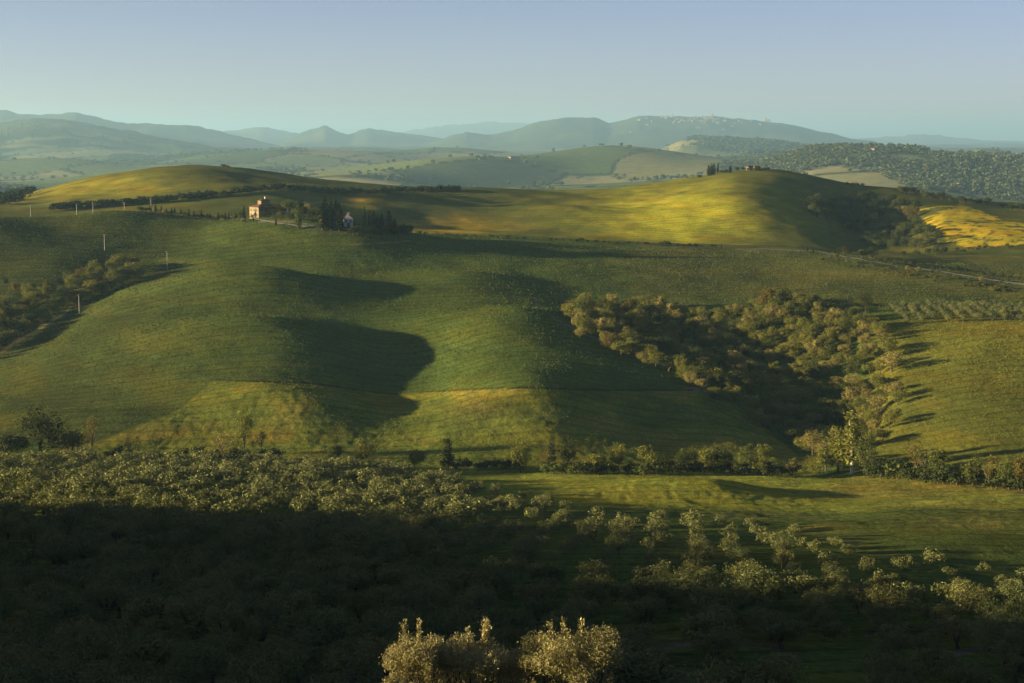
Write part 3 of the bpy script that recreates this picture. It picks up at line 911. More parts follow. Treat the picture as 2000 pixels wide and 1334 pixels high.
def chapel():
    x, y, z = (float(v[0]) for v in hit(680, 446, 700, 1000))
    o = bpy.data.objects.new('chapel', None); COL.objects.link(o)
    o.location = (x, y + 2, z); o.rotation_euler = (0, 0, math.radians(8))
    W, D, H = 4.8, 8.0, 5.0
    m = MB()      # gabled box, front faces -y
    v = [(-W/2,0,-1),(W/2,0,-1),(W/2,0,H),(0,0,H+1.9),(-W/2,0,H)]; v += [(a, D, c) for a, b, c in v]
    m.add(v, [(0,1,2,3,4),(9,8,7,6,5),(0,5,6,1),(1,6,7,2),(4,9,5,0)]); m.add([(-W/2,0.01,H),(0,0.01,H+1.9),(0,D,H+1.9),(-W/2,D,H)], [(0,1,2,3)]); m.add([(W/2,0.01,H),(0,0.01,H+1.9),(0,D,H+1.9),(W/2,D,H)], [(3,2,1,0)])
    link('wall', m.mesh('wall', ['white_plaster']), o)
    m = MB()
    for s in (-1, 1):
        m.add([(s*(W/2+0.4),0.35,H-0.15),(0,0.35,H+2.05),(0,D+0.3,H+2.05),(s*(W/2+0.4),D+0.3,H-0.15),(s*(W/2+0.4),0.35,H-0.33),(0,0.35,H+1.87+0.03),(0,D+0.3,H+1.9),(s*(W/2+0.4),D+0.3,H-0.33)],
              [(0,1,2,3),(7,6,5,4),(0,4,5,1),(2,6,7,3),(3,7,4,0)])
    link('roof', m.mesh('roof', ['roof_tile']), o)
    m = MB(); m.box((0, 0.3, H + 2.4), (0.3, 0.5, 1.1)); m.box((-0.55, 0.3, H + 2.35), (0.22, 0.5, 0.9)); m.box((0.55, 0.3, H + 2.35), (0.22, 0.5, 0.9)); m.box((0, 0.3, H + 3.0), (1.5, 0.6, 0.2))
    link('bell_gable', m.mesh('bell_gable', ['white_plaster']), o)
    for u in (-1.15, 1.15): window_part(o, (u, 0, 3.7), 0.7, 1.3, (0, -1))
    m = MB(); pts = [(-0.8, 0.0), (0.8, 0.0), (0.8, 2.0)] + [(0.8 * math.cos(a), 2.0 + 0.8 * math.sin(a)) for a in np.linspace(0.3, 2.84, 6)] + [(-0.8, 2.0)]
    n = len(pts); m.add([(a, -0.10, b) for a, b in pts] + [(a, 0.02, b) for a, b in pts], [tuple(range(n))] + [(i, i + n, (i+1) % n + n, (i+1) % n) for i in range(n)])
    link('door', m.mesh('door', ['door_wood']), o)
    tag(o, 'small white gabled chapel with two arched windows between cypress groups', 'chapel')
    # farm shed beside it, half hidden by cypresses
    x, y, z = (float(v[0]) for v in hit(640, 444, 700, 1000))
    o = bpy.data.objects.new('cottage', None); COL.objects.link(o); o.location = (x, y + 4, z); o.rotation_euler = (0, 0, math.radians(35))
    m = MB(); m.box((0, 0, 2.0), (8.0, 6.0, 6.0)); link('wall', m.mesh('wall', ['plaster']), o)
    m = MB(); gable_roof(m, 8.0, 6.0, 5.2, 1.5, 0.5); link('roof', m.mesh('roof', ['roof_tile']), o)
    for zc in (1.4, 3.9):
        window_part(o, (-4.0, 0.0, zc), 0.9, 1.2, (-1, 0))
        for u in (-2.2, 2.2): window_part(o, (u, -3.0, zc), 0.9, 1.2, (0, -1))
    tag(o, 'small cottage with sunlit wall half hidden behind tall dark cypresses left of chapel', 'cottage')
chapel()

def simple_house(name, px, py, Wm, Dm, Hm, rz, label, cat, ymin, ymax, group=None, wall='far_wall', rise=1.6, xyz=None, windows=0, sink=1.5):
    if xyz is None:
        x, y, z = (float(v[0]) for v in hit(px, py, ymin, ymax))
    else: x, y, z = xyz
    o = bpy.data.objects.new(name, None); COL.objects.link(o); o.location = (x, y, z); o.rotation_euler = (0, 0, rz)
    m = MB(); m.box((0, 0, (Hm - sink)/2), (Wm, Dm, Hm + sink)); link('wall', m.mesh('wall', [wall]), o)
    m = MB(); gable_roof(m, Wm, Dm, Hm + 0.1, rise, 0.4); link('roof', m.mesh('roof', ['roof_tile']), o)
    for i in range(windows):
        window_part(o, (-Wm/2 + (i + 0.5) * Wm / windows, -Dm/2, Hm * 0.6), 1.0, 1.3, (0, -1))
    if windows: window_part(o, (-Wm/2, 0, Hm * 0.6), 1.0, 1.3, (-1, 0))
    tag(o, label, cat, group)
    return o
simple_house('farm_building', 1465, 332, 5.5, 4.6, 2.2, 0.5, 'small ruined farm building with pale end wall, left one on the hilltop', 'farm building', 1200, 1600, wall='plaster', windows=2)
simple_house('farm_building', 1478, 332, 5.0, 4.2, 2.0, 0.4, 'small brown roofed farm building, right one on the hilltop', 'farm building', 1200, 1600, wall='plaster', windows=2)
# single farmhouses in the hazy country behind
FARH = [(533,312,26,12,7,0.1,'long pale farmhouse in the hazy plain above the left knoll'), (535,334,30,12,7,0.15,'long white barn in the hazy plain below another pale farmhouse'),
        (1003,313,22,14,8,0.5,'lone reddish farmhouse on the distant ridge in mid picture'), (1440,290,24,14,9,0.3,'white house on the wooded ridge below the hill town'),
        (1422,272,22,14,8,0.4,'pale house among trees at the top of the wooded ridge'), (1362,285,20,12,8,0.4,'small house at the left end of wooded ridge'),
        (1710,298,20,13,8,0.6,'pale farmhouse on the skyline of the dark forest'), (1990,302,24,12,8,0.2,'pale farmhouse at the far right edge beyond forest'),
        (1350,268,18,12,8,0.5,'tiny white house left of the wooded ridge top')]
for px, py, w, d, h, rz, lab in FARH:
    simple_house('far_farmhouse', px, py, w * 1.5, d * 1.5, h * 1.4, rz, lab, 'farmhouse', 2600, 16000, 'far farmhouses', rise=2.4, sink=4, wall='plaster')
# hill town on the skyline
_r = random.Random(5)
TOWN = []
for i in range(76):
    q = _r.random()
    px = _r.gauss(1375, 48) if i < 62 else _r.uniform(1180, 1480)
    top = float(np.interp(px, [1040,1100,1160,1190,1215,1250,1300,1400,1450,1520], [241,229,231,240,235,227,227,229,234,241]))
    py = top + (abs(_r.gauss(2.0, 5.0)) + 1.0 if i < 62 else _r.uniform(6, 34))
    TOWN.append((px, py))
for _k, (px, py) in enumerate(sorted(TOWN)):
    _o = simple_house('town_house', px, py, _r.uniform(20, 44), _r.uniform(14, 22), _r.uniform(9, 16), _r.uniform(-0.3, 0.5),
                 'x', 'house', 13000, 20500, 'houses of the hill town', wall=_r.choice(['far_wall', 'far_wall', 'plaster']), rise=4.5, sink=18)
    PLACED.append(('houses of the hill town', 'small pale hill town house', px, py, _o))
def town_tower(px, py, w, h, label):
    x, y, z = (float(v[0]) for v in hit(px, py, 13000, 20500))
    o = bpy.data.objects.new('tower', None); COL.objects.link(o); o.location = (x, y, z)
    m = MB(); m.box((0, 0, h/2 - 5), (w, w, h + 10)); link('shaft', m.mesh('shaft', ['dry_stone']), o)
    m = MB(); m.box((0, 0, h + 1.5), (w * 1.25, w * 1.25, 3)); m.box((0, 0, h + 5), (w * 0.6, w * 0.6, 5)); link('belfry', m.mesh('belfry', ['dry_stone']), o)
    tag(o, label, 'tower')
town_tower(1391, 231, 20, 42, 'tall slim stone tower rising from hill town skyline')
town_tower(1313, 229, 16, 26, 'short tower on skyline left of the tallest tower')
town_tower(1372, 230, 14, 22, 'small bell tower just left of tallest town tower')
x, y, z = (float(v[0]) for v in hit(1499, 239, 13000, 20500))
o = bpy.data.objects.new('fortress', None); COL.objects.link(o); o.location = (x, y, z); o.scale = (1.7, 1.7, 1.7)
m = MB(); m.box((0, 0, 4), (34, 26, 28)); link('keep', m.mesh('keep', ['dry_stone']), o)
m = MB(); m.box((-15, -8, 12), (9, 9, 32)); m.box((-15, -8, 29), (11, 11, 3)); link('turret', m.mesh('turret', ['dry_stone']), o)
m = MB()
for i in range(6): m.box((-12 + i * 5.4, -12, 19.2), (2.6, 2, 2.4))
link('battlement', m.mesh('battlement', ['dry_stone']), o)
tag(o, 'square stone fortress standing at the right end of the hill town', 'fortress')

# ---------------------------------------------------------------- utility poles
def pole(px, py, h, label, ymin=500, ymax=1150):
    x, y, z = (float(v[0]) for v in hit(px, py, ymin, ymax))
    o = bpy.data.objects.new('utility_pole', None); COL.objects.link(o); o.location = (x, y, z); o.rotation_euler = (0, 0, 0.35)
    m = MB(); m.tube([(0,0,-0.6),(0,0,h)], [0.20, 0.13], 8); link('shaft', m.mesh('shaft', ['concrete']), o)
    m = MB(); m.box((0, -0.12, h - 0.35), (1.7, 0.12, 0.14)); a = link('crossarm', m.mesh('crossarm', ['dark_metal']), o)
    for u in (-0.75, 0.0, 0.75):
        m = MB(); m.tube([(u, -0.12, h - 0.28), (u, -0.12, h - 0.05)], [0.07, 0.05], 6); link('insulator', m.mesh('insulator', ['white_plaster']), a)
    tag(o, label, 'utility pole', 'concrete utility poles on the left fields')
pole(155, 614, 8.6, 'tall concrete utility pole beside the lower left thicket')
pole(204.5, 489, 8.2, 'concrete utility pole standing above the left thicket on shaded slope')
pole(327, 528, 9.4, 'concrete utility pole in the sunlit field right of the thicket')
pole(295, 408, 6.8, 'pale pole by the left end of the cypress avenue')
pole(60, 423, 6.0, 'leftmost small pole behind the crest of the left field')
pole(150, 420, 6.0, 'second small pole from left behind the crest of the left field')
pole(182, 417, 6.2, 'third small pole from left behind the crest of left field')
pole(243, 412, 5.0, 'small pole at the crest just left of the avenue shrubs')

# ---------------------------------------------------------------- olive grove
GROVE = [(-80,905),(250,908),(430,908),(600,912),(740,925),(860,945),(960,962),(1060,985),(1180,1008),(1320,1020),(1450,1022),(1560,1045),(1700,1075),(1850,1100),(2080,1130),(2080,1480),(-80,1480)]
def grove():
    r = np.random.default_rng(3); pts = []
    for j in range(-2, 76):
        for i in range(-66, 66):
            a, b = i * 5.8, 66 + j * 5.7
            x = a + 0.10 * b - 20 + r.normal() * 0.75; y = b - 0.10 * a + r.normal() * 0.75
            if not (84 < y < 420 and abs(x / y) < 0.345): continue
            pts.append((x, y, r.random(), r.random()))
    P_ = np.array(pts); z = height(P_[:, 0], P_[:, 1])
    qx, qy = project(P_[:, 0], P_[:, 1], z)
    ok = in_poly(qx, qy, GROVE)
    # the open slope at the right: wide rows, gaps
    openness = sstep(820, 1000, qx) * sstep(1190, 1120, qy + 0.0 * qx) + sstep(1550, 1750, qx) * 0.45
    ok &= P_[:, 2] > 0.08 + 0.30 * np.clip(openness, 0, 1)
    ok &= ~((qx > 620) & (qx < 760) & (qy > 1240) & (qy < 1330) & (P_[:, 2] < 0.6))
    ok &= ~((qx > 1250) & (qx < 1700) & (qy > 1255) & (P_[:, 2] < 0.75))
    out = []
    for k in np.nonzero(ok)[0]:
        h = 3.1 + 2.2 * P_[k, 3]**1.4
        if openness[k] > 0.5: h *= 0.68
        if qx[k] > 1600: h *= 0.85
        size = h / P_[k, 1] * (1.35 if openness[k] > 0.5 else 1.0)
        out.append((size, P_[k, 0], P_[k, 1], float(z[k]), h, qx[k], qy[k], openness[k]))
    out.sort(reverse=True)
    return out
OL = grove()

for size, x, y, z, h, qx, qy, op in OL[:300]:
    if op > 0.5: look, grp = 'olive tree on the open slope', 'olive trees on the open slope'
    elif y > 270: look, grp = 'sunlit olive tree in the grove', 'olive trees of the dense grove'
    else: look, grp = 'olive tree in the shaded grove', 'olive trees of the dense grove'
    plant('olive_tree', 'olive', 0, 0, h, 'leaf_olive', look, 'olive tree', grp, width=h * random.Random(int(x * 100)).uniform(1.05, 1.4), xyz=(x, y, z - 0.1))
rest = [(x, y, z - 0.1, h, h * (1.05 + 0.35 * ((i * 37) % 10) / 10), i * 2.4) for i, (size, x, y, z, h, qx, qy, op) in enumerate(OL[300:])]
if rest:
    merged('olive_grove', 'olive', rest, 'leaf_olive', 'sunlit mass of olive trees at the far upper edge of the grove', 'olive grove', 'stuff', thin=5)

# ---------------------------------------------------------------- trees and shrubs
rr = random.Random(12)
WOOD = [(1105,612),(1150,598),(1230,596),(1330,612),(1430,622),(1490,590),(1560,592),(1650,618),(1715,640),(1745,700),(1765,800),(1725,862),(1660,902),(1600,900),(1560,880),(1490,842),(1390,782),(1300,735),(1220,702),(1130,672)]
for (x, y, z) in poisson(WOOD, 420, 480, 800, 4.3, 21, 90):
    qx, qy = (float(v) for v in project(np.array(x), np.array(y), np.array(z)))
    q = rr.random()
    PICK = {'b': ('leaf_blossom', 'pale blossoming tree in gully wood'), 'f': ('leaf_fresh', 'yellow green tree in gully wood'), 'g': ('leaf_green', 'green tree in gully wood'), 'r': ('leaf_rust', 'rust brown tree in gully wood'), 'd': ('leaf_dark', 'dark green tree in gully wood')}
    leaf, look = PICK[rr.choice('bbbbfffffgg' if qx > 1500 and qy > 620 else 'fffffrggb' if qx < 1260 else 'dgggffffbb')]
    h = rr.uniform(4.4, 7.8)
    plant({'leaf_blossom': 'blossoming_tree', 'leaf_rust': 'brown_tree'}.get(leaf, 'broadleaf_tree'), 'broad', 0, 0, h, leaf, look, 'tree', 'trees of the gully wood', width=h * rr.uniform(0.9, 1.15), xyz=(x, y, z - 0.2))
for px, py, h, w, leaf, look in [(1495,612,11.5,9.0,'leaf_rust','tall orange brown tree rising above the top edge of gully wood'), (1532,606,10.0,7.0,'leaf_dark','dark green round tree beside tall orange tree'),
                                 (1128,628,8.5,6,'leaf_fresh','yellow tree at the left tip of the gully wood'), (1225,622,9,6.5,'leaf_rust','brown tree on the upper left edge of the gully wood'),
                                 (1245,640,8.5,6.5,'leaf_fresh','yellow green tree just below the brown edge tree'), (1690,612,8.5,6.5,'leaf_dark','dark tree at the top right corner of gully wood'),
                                 (1605,618,8,5,'leaf_dark','dark slender tree on the upper edge of gully wood')]:
    plant('broadleaf_tree', 'broad', px, py, h, leaf, look, 'tree', 'trees of the gully wood', width=w, ymin=480, place=False)
# thicket in the left gully
THICK = [(-40,650),(0,610),(60,580),(130,548),(200,528),(262,522),(278,536),(222,566),(142,602),(108,622),(60,650),(0,688),(-40,712)]
for (x, y, z) in poisson(THICK, 80, 500, 900, 3.4, 33, 60):
    q = rr.random(); h = rr.uniform(5.0, 8.5)
    leaf, look = ('leaf_fresh', 'yellow green tree in left thicket') if q < 0.6 else ('leaf_rust', 'orange brown tree in left thicket') if q < 0.78 else ('leaf_green', 'green tree in left thicket')
    plant('thicket_tree', 'broad', 0, 0, h, leaf, look, 'tree', 'trees of the left thicket', width=h * rr.uniform(0.95, 1.25), xyz=(x, y, z - 0.2))
for px, py, h, leaf in [(30,575,6,'leaf_rust'),(60,572,6,'leaf_green'),(10,560,5,'leaf_dark'),(90,566,5,'leaf_rust')]:
    plant('broadleaf_tree', 'broad', px, py, h, leaf, 'dim tree behind the left thicket', 'tree', 'trees of the left thicket', ymin=480)
# tree line along the valley floor
LINE = [(80,900,11.5,11.5,'broad','leaf_dark','large dark spreading tree at the left edge of the grove'), (22,900,7,8,'broad','leaf_dark','dark tree at the far left edge behind the grove'),
        (135,898,8,8,'broad','leaf_dark','dark tree right of the large spreading tree'), (178,893,10,4.5,'thin','leaf_rust','thin bare tree behind the left grove edge'),
        (478,892,11.5,5.0,'broad','leaf_fresh','tall slender yellow green tree standing alone beyond the grove'), (438,893,6.5,6,'thin','leaf_blossom','pale wispy tree left of the tall slender tree'),
        (508,892,6.5,5,'thin','leaf_green','grey green wispy tree right of tall slender tree'), (710,918,7.5,5.5,'broad','leaf_fresh','yellow green tree at the end of the dense grove'),
        (655,910,5,4.5,'broad','leaf_green','low green tree behind the dense grove'), (260,898,5.5,4,'thin','leaf_dark','small dark thin tree behind the grove edge'),
        (812,922,6.5,4.5,'broad','leaf_fresh','leaning yellow tree in the valley line'), (875,922,8,3.4,'birch','leaf_dark','narrow dark upright tree in the valley line'),
        (1017,926,8.5,5.5,'broad','leaf_fresh','bright yellow green tree at the left of valley tree line'), (1077,926,7.5,3,'birch','leaf_dark','dark narrow tree in the valley line'),
        (1106,928,7,5,'broad','leaf_dark','dark round tree right of the narrow one'), (1165,928,6,5,'broad','leaf_fresh','yellow green round tree in valley line'),
        (1208,924,7,5,'broad','leaf_fresh','taller yellow green tree in valley line'), (1265,926,6.5,6,'broad','leaf_fresh','broad yellow green tree in mid valley line'),
        (1343,926,6,5.5,'broad','leaf_green','green tree in the valley line'), (1385,924,7.2,6,'broad','leaf_fresh','domed yellow tree in the valley line'), (1412,926,6.4,5,'broad','leaf_green','green tree touching the domed yellow tree'),
        (1462,924,7.2,5.5,'broad','leaf_green','upright green tree near right end of valley line'), (1492,924,7,5.5,'broad','leaf_fresh','last yellow green tree of valley line'), (1545,934,5,4,'thin','leaf_blossom','pale wispy shrub at right end of the valley line'),
        (1664,928,16,5.2,'birch','leaf_fresh','tall birch with white trunk at the mouth of the gully'), (1613,922,9.5,4,'birch','leaf_fresh','slim birch left of the tall white trunk'), (1637,926,12,4.8,'birch','leaf_fresh','middle birch of the small group'),
        (1690,930,8,7,'broad','leaf_green','round green tree right of the tall birch'), (1720,934,5,6,'broad','leaf_dark','low dark tree right of birch group'), (1755,938,4.5,6,'broad','leaf_dark','low dark bush tree along the right hedge'),
        (1785,940,8,4,'thin','leaf_rust','thin bare tree in right hedge'), (1806,942,8,4.5,'thin','leaf_green','thin greenish tree in right hedge'), (1832,946,7,5,'broad','leaf_green','green tree in right hedge'), (1868,950,4.5,5,'broad','leaf_dark','low dark tree in right hedge'),
        (1900,954,6,5,'broad','leaf_green','rounded green tree in right hedge'), (1938,958,6.5,4.5,'thin','leaf_rust','brownish thin tree in right hedge'), (1970,960,6,5,'broad','leaf_green','green tree near right edge of hedge'), (1998,962,8,5,'broad','leaf_rust','brown tree at the right picture edge in hedge')]
for px, py, h, w, kind, leaf, look in LINE:
    plant('birch_tree' if kind == 'birch' and leaf == 'leaf_fresh' else 'broadleaf_tree', kind, px, py - 3, h * (1.15 if px < 1700 else 1.35), leaf, look, 'tree', 'trees along the valley floor', width=w * (1.5 if leaf == 'leaf_fresh' and kind == 'birch' else 1.15), ymin=330, ymax=560, place=False)
_hx = [(px, 932 - 0.0 * px) for px in range(1085, 1560, 17)] + [(px, 938 + (px - 1700) * 0.085) for px in range(1705, 2040, 15)] + [(px, 922) for px in range(890, 1010, 14)] + [(px, 905) for px in range(120, 560, 30)]
for px, py in _hx:
    h = rr.uniform(2.4, 4.4)
    h *= 1.35 if px > 1700 else 1.0
    plant('shrub', 'shrub', px + rr.uniform(-6, 6), py - 5 + rr.uniform(-3, 2), h, rr.choice(['leaf_dark', 'leaf_dark', 'leaf_green']), 'dark shrub in the valley hedge', 'shrub', 'hedge shrubs on the valley floor', width=h * rr.uniform(1.2, 1.7), ymin=330, ymax=560)
# young olive orchard at the right
_x0, _y0, _ = (float(v[0]) for v in hit(1770, 632, 500, 800))
for j in range(9):
    for i in range(20):
        x = _x0 + i * 5.6 + j * 0.8 + rr.gauss(0, 0.4); y = _y0 + j * 7.0 - i * 0.7 + rr.gauss(0, 0.5)
        z = float(height(np.array([x]), np.array([y]))[0]); qx, qy = (float(v) for v in project(np.array(x), np.array(y), np.array(z)))
        if qx > 2030 or qy < 588 or qx < 1740 or rr.random() < 0.12: continue
        plant('orchard_tree', 'olive', 0, 0, rr.uniform(3.3, 4.3), 'leaf_olive', 'young olive in the orchard', 'orchard tree', 'young olive orchard at the right', xyz=(x, y, z - 0.1), width=rr.uniform(3.6, 4.4))
# upper right gully wood, dark hedge wood and ridge trees
WOODB = [(1560,402),(1600,392),(1680,392),(1760,392),(1790,404),(1800,440),(1840,470),(1840,492),(1690,484),(1690,466),(1640,445),(1590,424)]
for (x, y, z) in poisson(WOODB, 120, 1020, 1420, 6.0, 44, 60):
    q = rr.random(); h = rr.uniform(6.0, 9.5)
    leaf, look = ('leaf_dark', 'dark tree in upper wood') if q < 0.5 else ('leaf_green', 'green tree in upper wood') if q < 0.88 else ('leaf_rust', 'brown tree in upper wood') if q < 0.95 else ('leaf_blossom', 'blossoming tree in upper wood')
    plant('gully_tree', 'broad', 0, 0, h, leaf, look, 'tree', 'trees of the upper right wood', width=h * rr.uniform(0.95, 1.3), xyz=(x, y, z - 0.2))
for k in range(40):
    px = rr.uniform(1625, 1990); py = np.interp(px, [1625,1700,1800,1900,2000], [497,503,500,490,484]) + rr.uniform(-4, 2)
    h = rr.uniform(3.0, 6.0) * (1.0 if px < 1850 else 0.5)
    plant('hedge_tree', 'broad', px, float(py), h, rr.choice(['leaf_dark', 'leaf_dark', 'leaf_rust', 'leaf_green']), 'tree in the hedge above road', 'tree', 'trees of the hedge above the road', width=h * 1.1, ymin=700, ymax=1100)
for k in range(46):
    px = rr.uniform(1755, 2030); py = np.interp(px, [1750,1800,1900,2000], [372,382,398,412]) + rr.uniform(-3, 4)
    plant('ridge_tree', 'broad', px, float(py), rr.uniform(4, 6.5), rr.choice(['leaf_dark', 'leaf_dark', 'leaf_green']), 'dark tree on right ridge', 'tree', 'dark trees on the right ridge', width=rr.uniform(5, 8), ymin=1100, ymax=1600)
# along the road
for k in range(60):
    t = rr.random(); px = 1600 + 420 * t; py = np.interp(px, [1600,1650,1720,1800,1880,2000,2080], [497,508,522,536,548,566,578]) + rr.uniform(0, 12)
    h = rr.uniform(0.9, 2.0); plant('shrub', 'shrub', px, float(py), h, rr.choice(['leaf_green', 'leaf_rust', 'leaf_dark', 'leaf_fresh']), 'low shrub on the road bank', 'shrub', 'shrubs on the road bank', width=h * 1.7, ymin=600, ymax=1000)
for k, px in enumerate(range(1735, 2010, 17)):
    py = float(np.interp(px, [1650,1720,1800,1880,2000,2080], [498,510,521,533,550,562]))
    h = rr.uniform(2.2, 3.2); plant('roadside_tree', 'broad', px, py, h, 'leaf_dark', 'small dark roadside tree', 'tree', 'small trees along the road', width=h * 1.1, ymin=600, ymax=1000)
for px, py, h, look in [(1773,530,3.2,'white blossoming bush beside the road, left of the pair'), (1793,532,3.0,'white blossoming bush beside the road, right of the pair'), (1917,551,3.0,'lone white blossoming bush beside the road near the right edge'), (1633,504,3.4,'yellow bush at the road bend'),
                        (1787,482,4.2,'pink white blossoming tree in the hedge above the road'), (1703,468,4.2,'pale blossoming tree at the foot of upper right wood')]:
    plant('blossoming_bush', 'broad', px, py, h, 'leaf_blossom' if 'white' in look or 'pale' in look else 'leaf_fresh', look, 'bush', None, width=h, ymin=600, ymax=1200, place=False)
for px, py, h, look in [(1577,492,3.4,'small dark cypress at the road junction'), (1588,494,2.8,'short dark cypress right of the junction cypress'), (1409,487,3.6,'lone small cypress on the road left of junction')]:
    plant('cypress_tree', 'cypress', px, py, h, 'leaf_cypress', look, 'cypress', 'cypresses by the road', width=1.1, ymin=700, ymax=1100, place=False)
# hedge line between the near hill and the road field
for k in range(46):
    px = 815 + k * 13 + rr.uniform(-5, 5); py = float(np.interp(px, [800,1000,1200,1400,1600], [456,466,475,482,488]))
    h = rr.uniform(0.8, 1.8) * (2.0 if rr.random() < 0.12 else 1.0); plant('shrub', 'shrub', px, py, h, rr.choice(['leaf_dark', 'leaf_dark', 'leaf_green']), 'low dark field border shrub', 'shrub', 'shrubs on the field border', width=h * 2.2, ymin=800, ymax=1100)
# farm: avenue of cypresses, pines, cypress groups
AVE = [(294,406,4.6),(304,406,5.0),(315,406,4.8),(325,407,3.2),(335,407,4.4),(341,408,4.8),(353,408,4.5),(369,408,5.6),(378,411,4.4),(393,409,5.6),(405,411,3.6),(410,411,3.8),(426,414,4.4),(434,412,3.4),(440,414,4.4),(447,417,4.6),(452,413,3.6),(461,421,4.6),(477,427,8.2)]
for i, (px, py, h) in enumerate(AVE):
    plant('cypress_tree', 'cypress', px, py + 2, h, 'leaf_cypress', ('%s cypress from the left in the farm avenue' % ['first','second','third','fourth','fifth','sixth','seventh','eighth','ninth','tenth','eleventh','twelfth','thirteenth','fourteenth','fifteenth','sixteenth','seventeenth','eighteenth','nineteenth'][i]), 'cypress', 'cypresses of the farm avenue', width=1.5 if h < 7 else 2.2, ymin=700, ymax=1000, place=False)
for px, py, h, w, look in [(630,449,14.5,4.2,'broad dark cypress at the left of the group beside the chapel'), (636,447,16,3.6,'tall pointed cypress second in the group beside the chapel'), (646,450,15.5,3.0,'slim tall cypress in the middle of the chapel group'),
                           (656,449,15,3.8,'tall full cypress fourth in the chapel group'), (663,451,14,3.6,'cypress nearest the chapel on its left'), (712,456,13.5,2.4,'slim tall cypress first right of the chapel'),
                           (722,457,12,2.0,'very slim cypress second right of chapel'), (730,458,11.5,3.0,'full cypress third right of chapel'), (738,458,10.5,3.2,'full cypress fourth right of chapel'), (746,459,11,3.0,'cypress fifth right of chapel'),
                           (760,459,12.5,3.4,'tall full cypress towards the end of the right group'), (770,460,8.5,3.4,'shorter cypress at the right group end'), (789,459,6,2.0,'small pointed cypress between round trees'),
                           (583,447,13.2,3.4,'sunlit green columnar cypress in front of the farm lawn'), (539,441,4.0,1.0,'thin small cypress on the lawn below the farmhouse'), (495,433,2.6,0.8,'tiny cypress by the drive below farmhouse')]:
    plant('cypress_tree', 'cypress', px, py, h * 1.12, 'leaf_green' if 'sunlit' in look else 'leaf_cypress', look, 'cypress', 'cypresses around the farm', width=w * 1.35, ymin=700, ymax=1000, place=False)
for px, py, h, w, kind, leaf, look in [(562,424,10.0,7.0,'pine','leaf_green','umbrella pine right of the farmhouse, left of the pair'), (581,424,9.4,6.5,'pine','leaf_dark','umbrella pine right of the farmhouse, right of the pair'),
        (535,424,4.5,4.5,'broad','leaf_dark','round dark tree before the farmhouse wing'), (548,425,4.2,4.2,'broad','leaf_rust','round reddish tree beside the farmhouse wing'), (502,421,3.6,3.6,'broad','leaf_dark','climber clad bush against the farmhouse front'), (493,424,2.2,3.5,'broad','leaf_green','clipped bush below the sunlit farmhouse wall'),
        (512,426,2.4,3.6,'broad','leaf_dark','dark clipped bush below farmhouse door'), (522,427,2.2,4.0,'broad','leaf_dark','low dark hedge bush in front of farmhouse'), (797,461,7.5,6.5,'broad','leaf_dark','large round dark tree at the right end of the farm'), (784,461,6.5,5,'broad','leaf_dark','round dark tree left of the last farm tree'),
        (752,463,6,5,'broad','leaf_dark','dark undergrowth tree below the right cypresses'), (728,463,5.5,6,'broad','leaf_dark','dark undergrowth tree below slim cypresses'), (700,458,6,6,'broad','leaf_dark','dark tree right beside the chapel'), (610,430,7,6,'broad','leaf_dark','dim tree in the hollow behind the farm'), (600,415,8,5,'thin','leaf_blossom','pale bare tree behind the umbrella pines'), (622,432,7,5,'broad','leaf_dark','dark tree behind left cypress group'),
        (470,424,5.0,5.0,'broad','leaf_green','green tree left of the farmhouse wall'), (527,420,7.5,6.5,'broad','leaf_dark','dark tree hiding the farmhouse front'), (572,432,5.0,6.0,'broad','leaf_dark','dark bush tree below the umbrella pines'), (592,428,7.0,6.5,'broad','leaf_dark','dark tree right of the umbrella pines'), (545,408,7.0,7.0,'broad','leaf_dark','dark tree behind the farmhouse'), (775,462,6.0,6.0,'broad','leaf_dark','dark round tree between the last cypresses'), (740,464,5.0,6.0,'broad','leaf_dark','dark bush tree at the foot of right cypress group'), (690,460,4.5,6.0,'broad','leaf_dark','dark bush tree in front of the chapel'), (715,463,5.0,6.0,'broad','leaf_dark','dark bush tree right of chapel front'),
        (275,415,3.6,5.5,'broad','leaf_dark','dark bush at left end of the avenue'), (288,414,3.2,5,'broad','leaf_dark','second dark bush at left end of the avenue')]:
    plant('umbrella_pine' if kind == 'pine' else 'broadleaf_tree', kind, px, py, h, leaf, look, 'pine' if kind == 'pine' else 'tree', 'trees around the farm', width=w, ymin=700, ymax=1010, place=False)
for k in range(70):
    px = rr.uniform(300, 480); py = np.interp(px, [300,480], [411,424]) + rr.uniform(-4, 12) * np.interp(px, [300,480], [0.5, 1.0])
    h = rr.uniform(1.4, 2.8); plant('shrub', 'shrub', px, float(py), h, rr.choice(['leaf_olive', 'leaf_olive', 'leaf_blossom', 'leaf_green']), 'shrub in the farm garden', 'shrub', 'garden shrubs below the avenue', width=h * 1.2, ymin=700, ymax=1000)
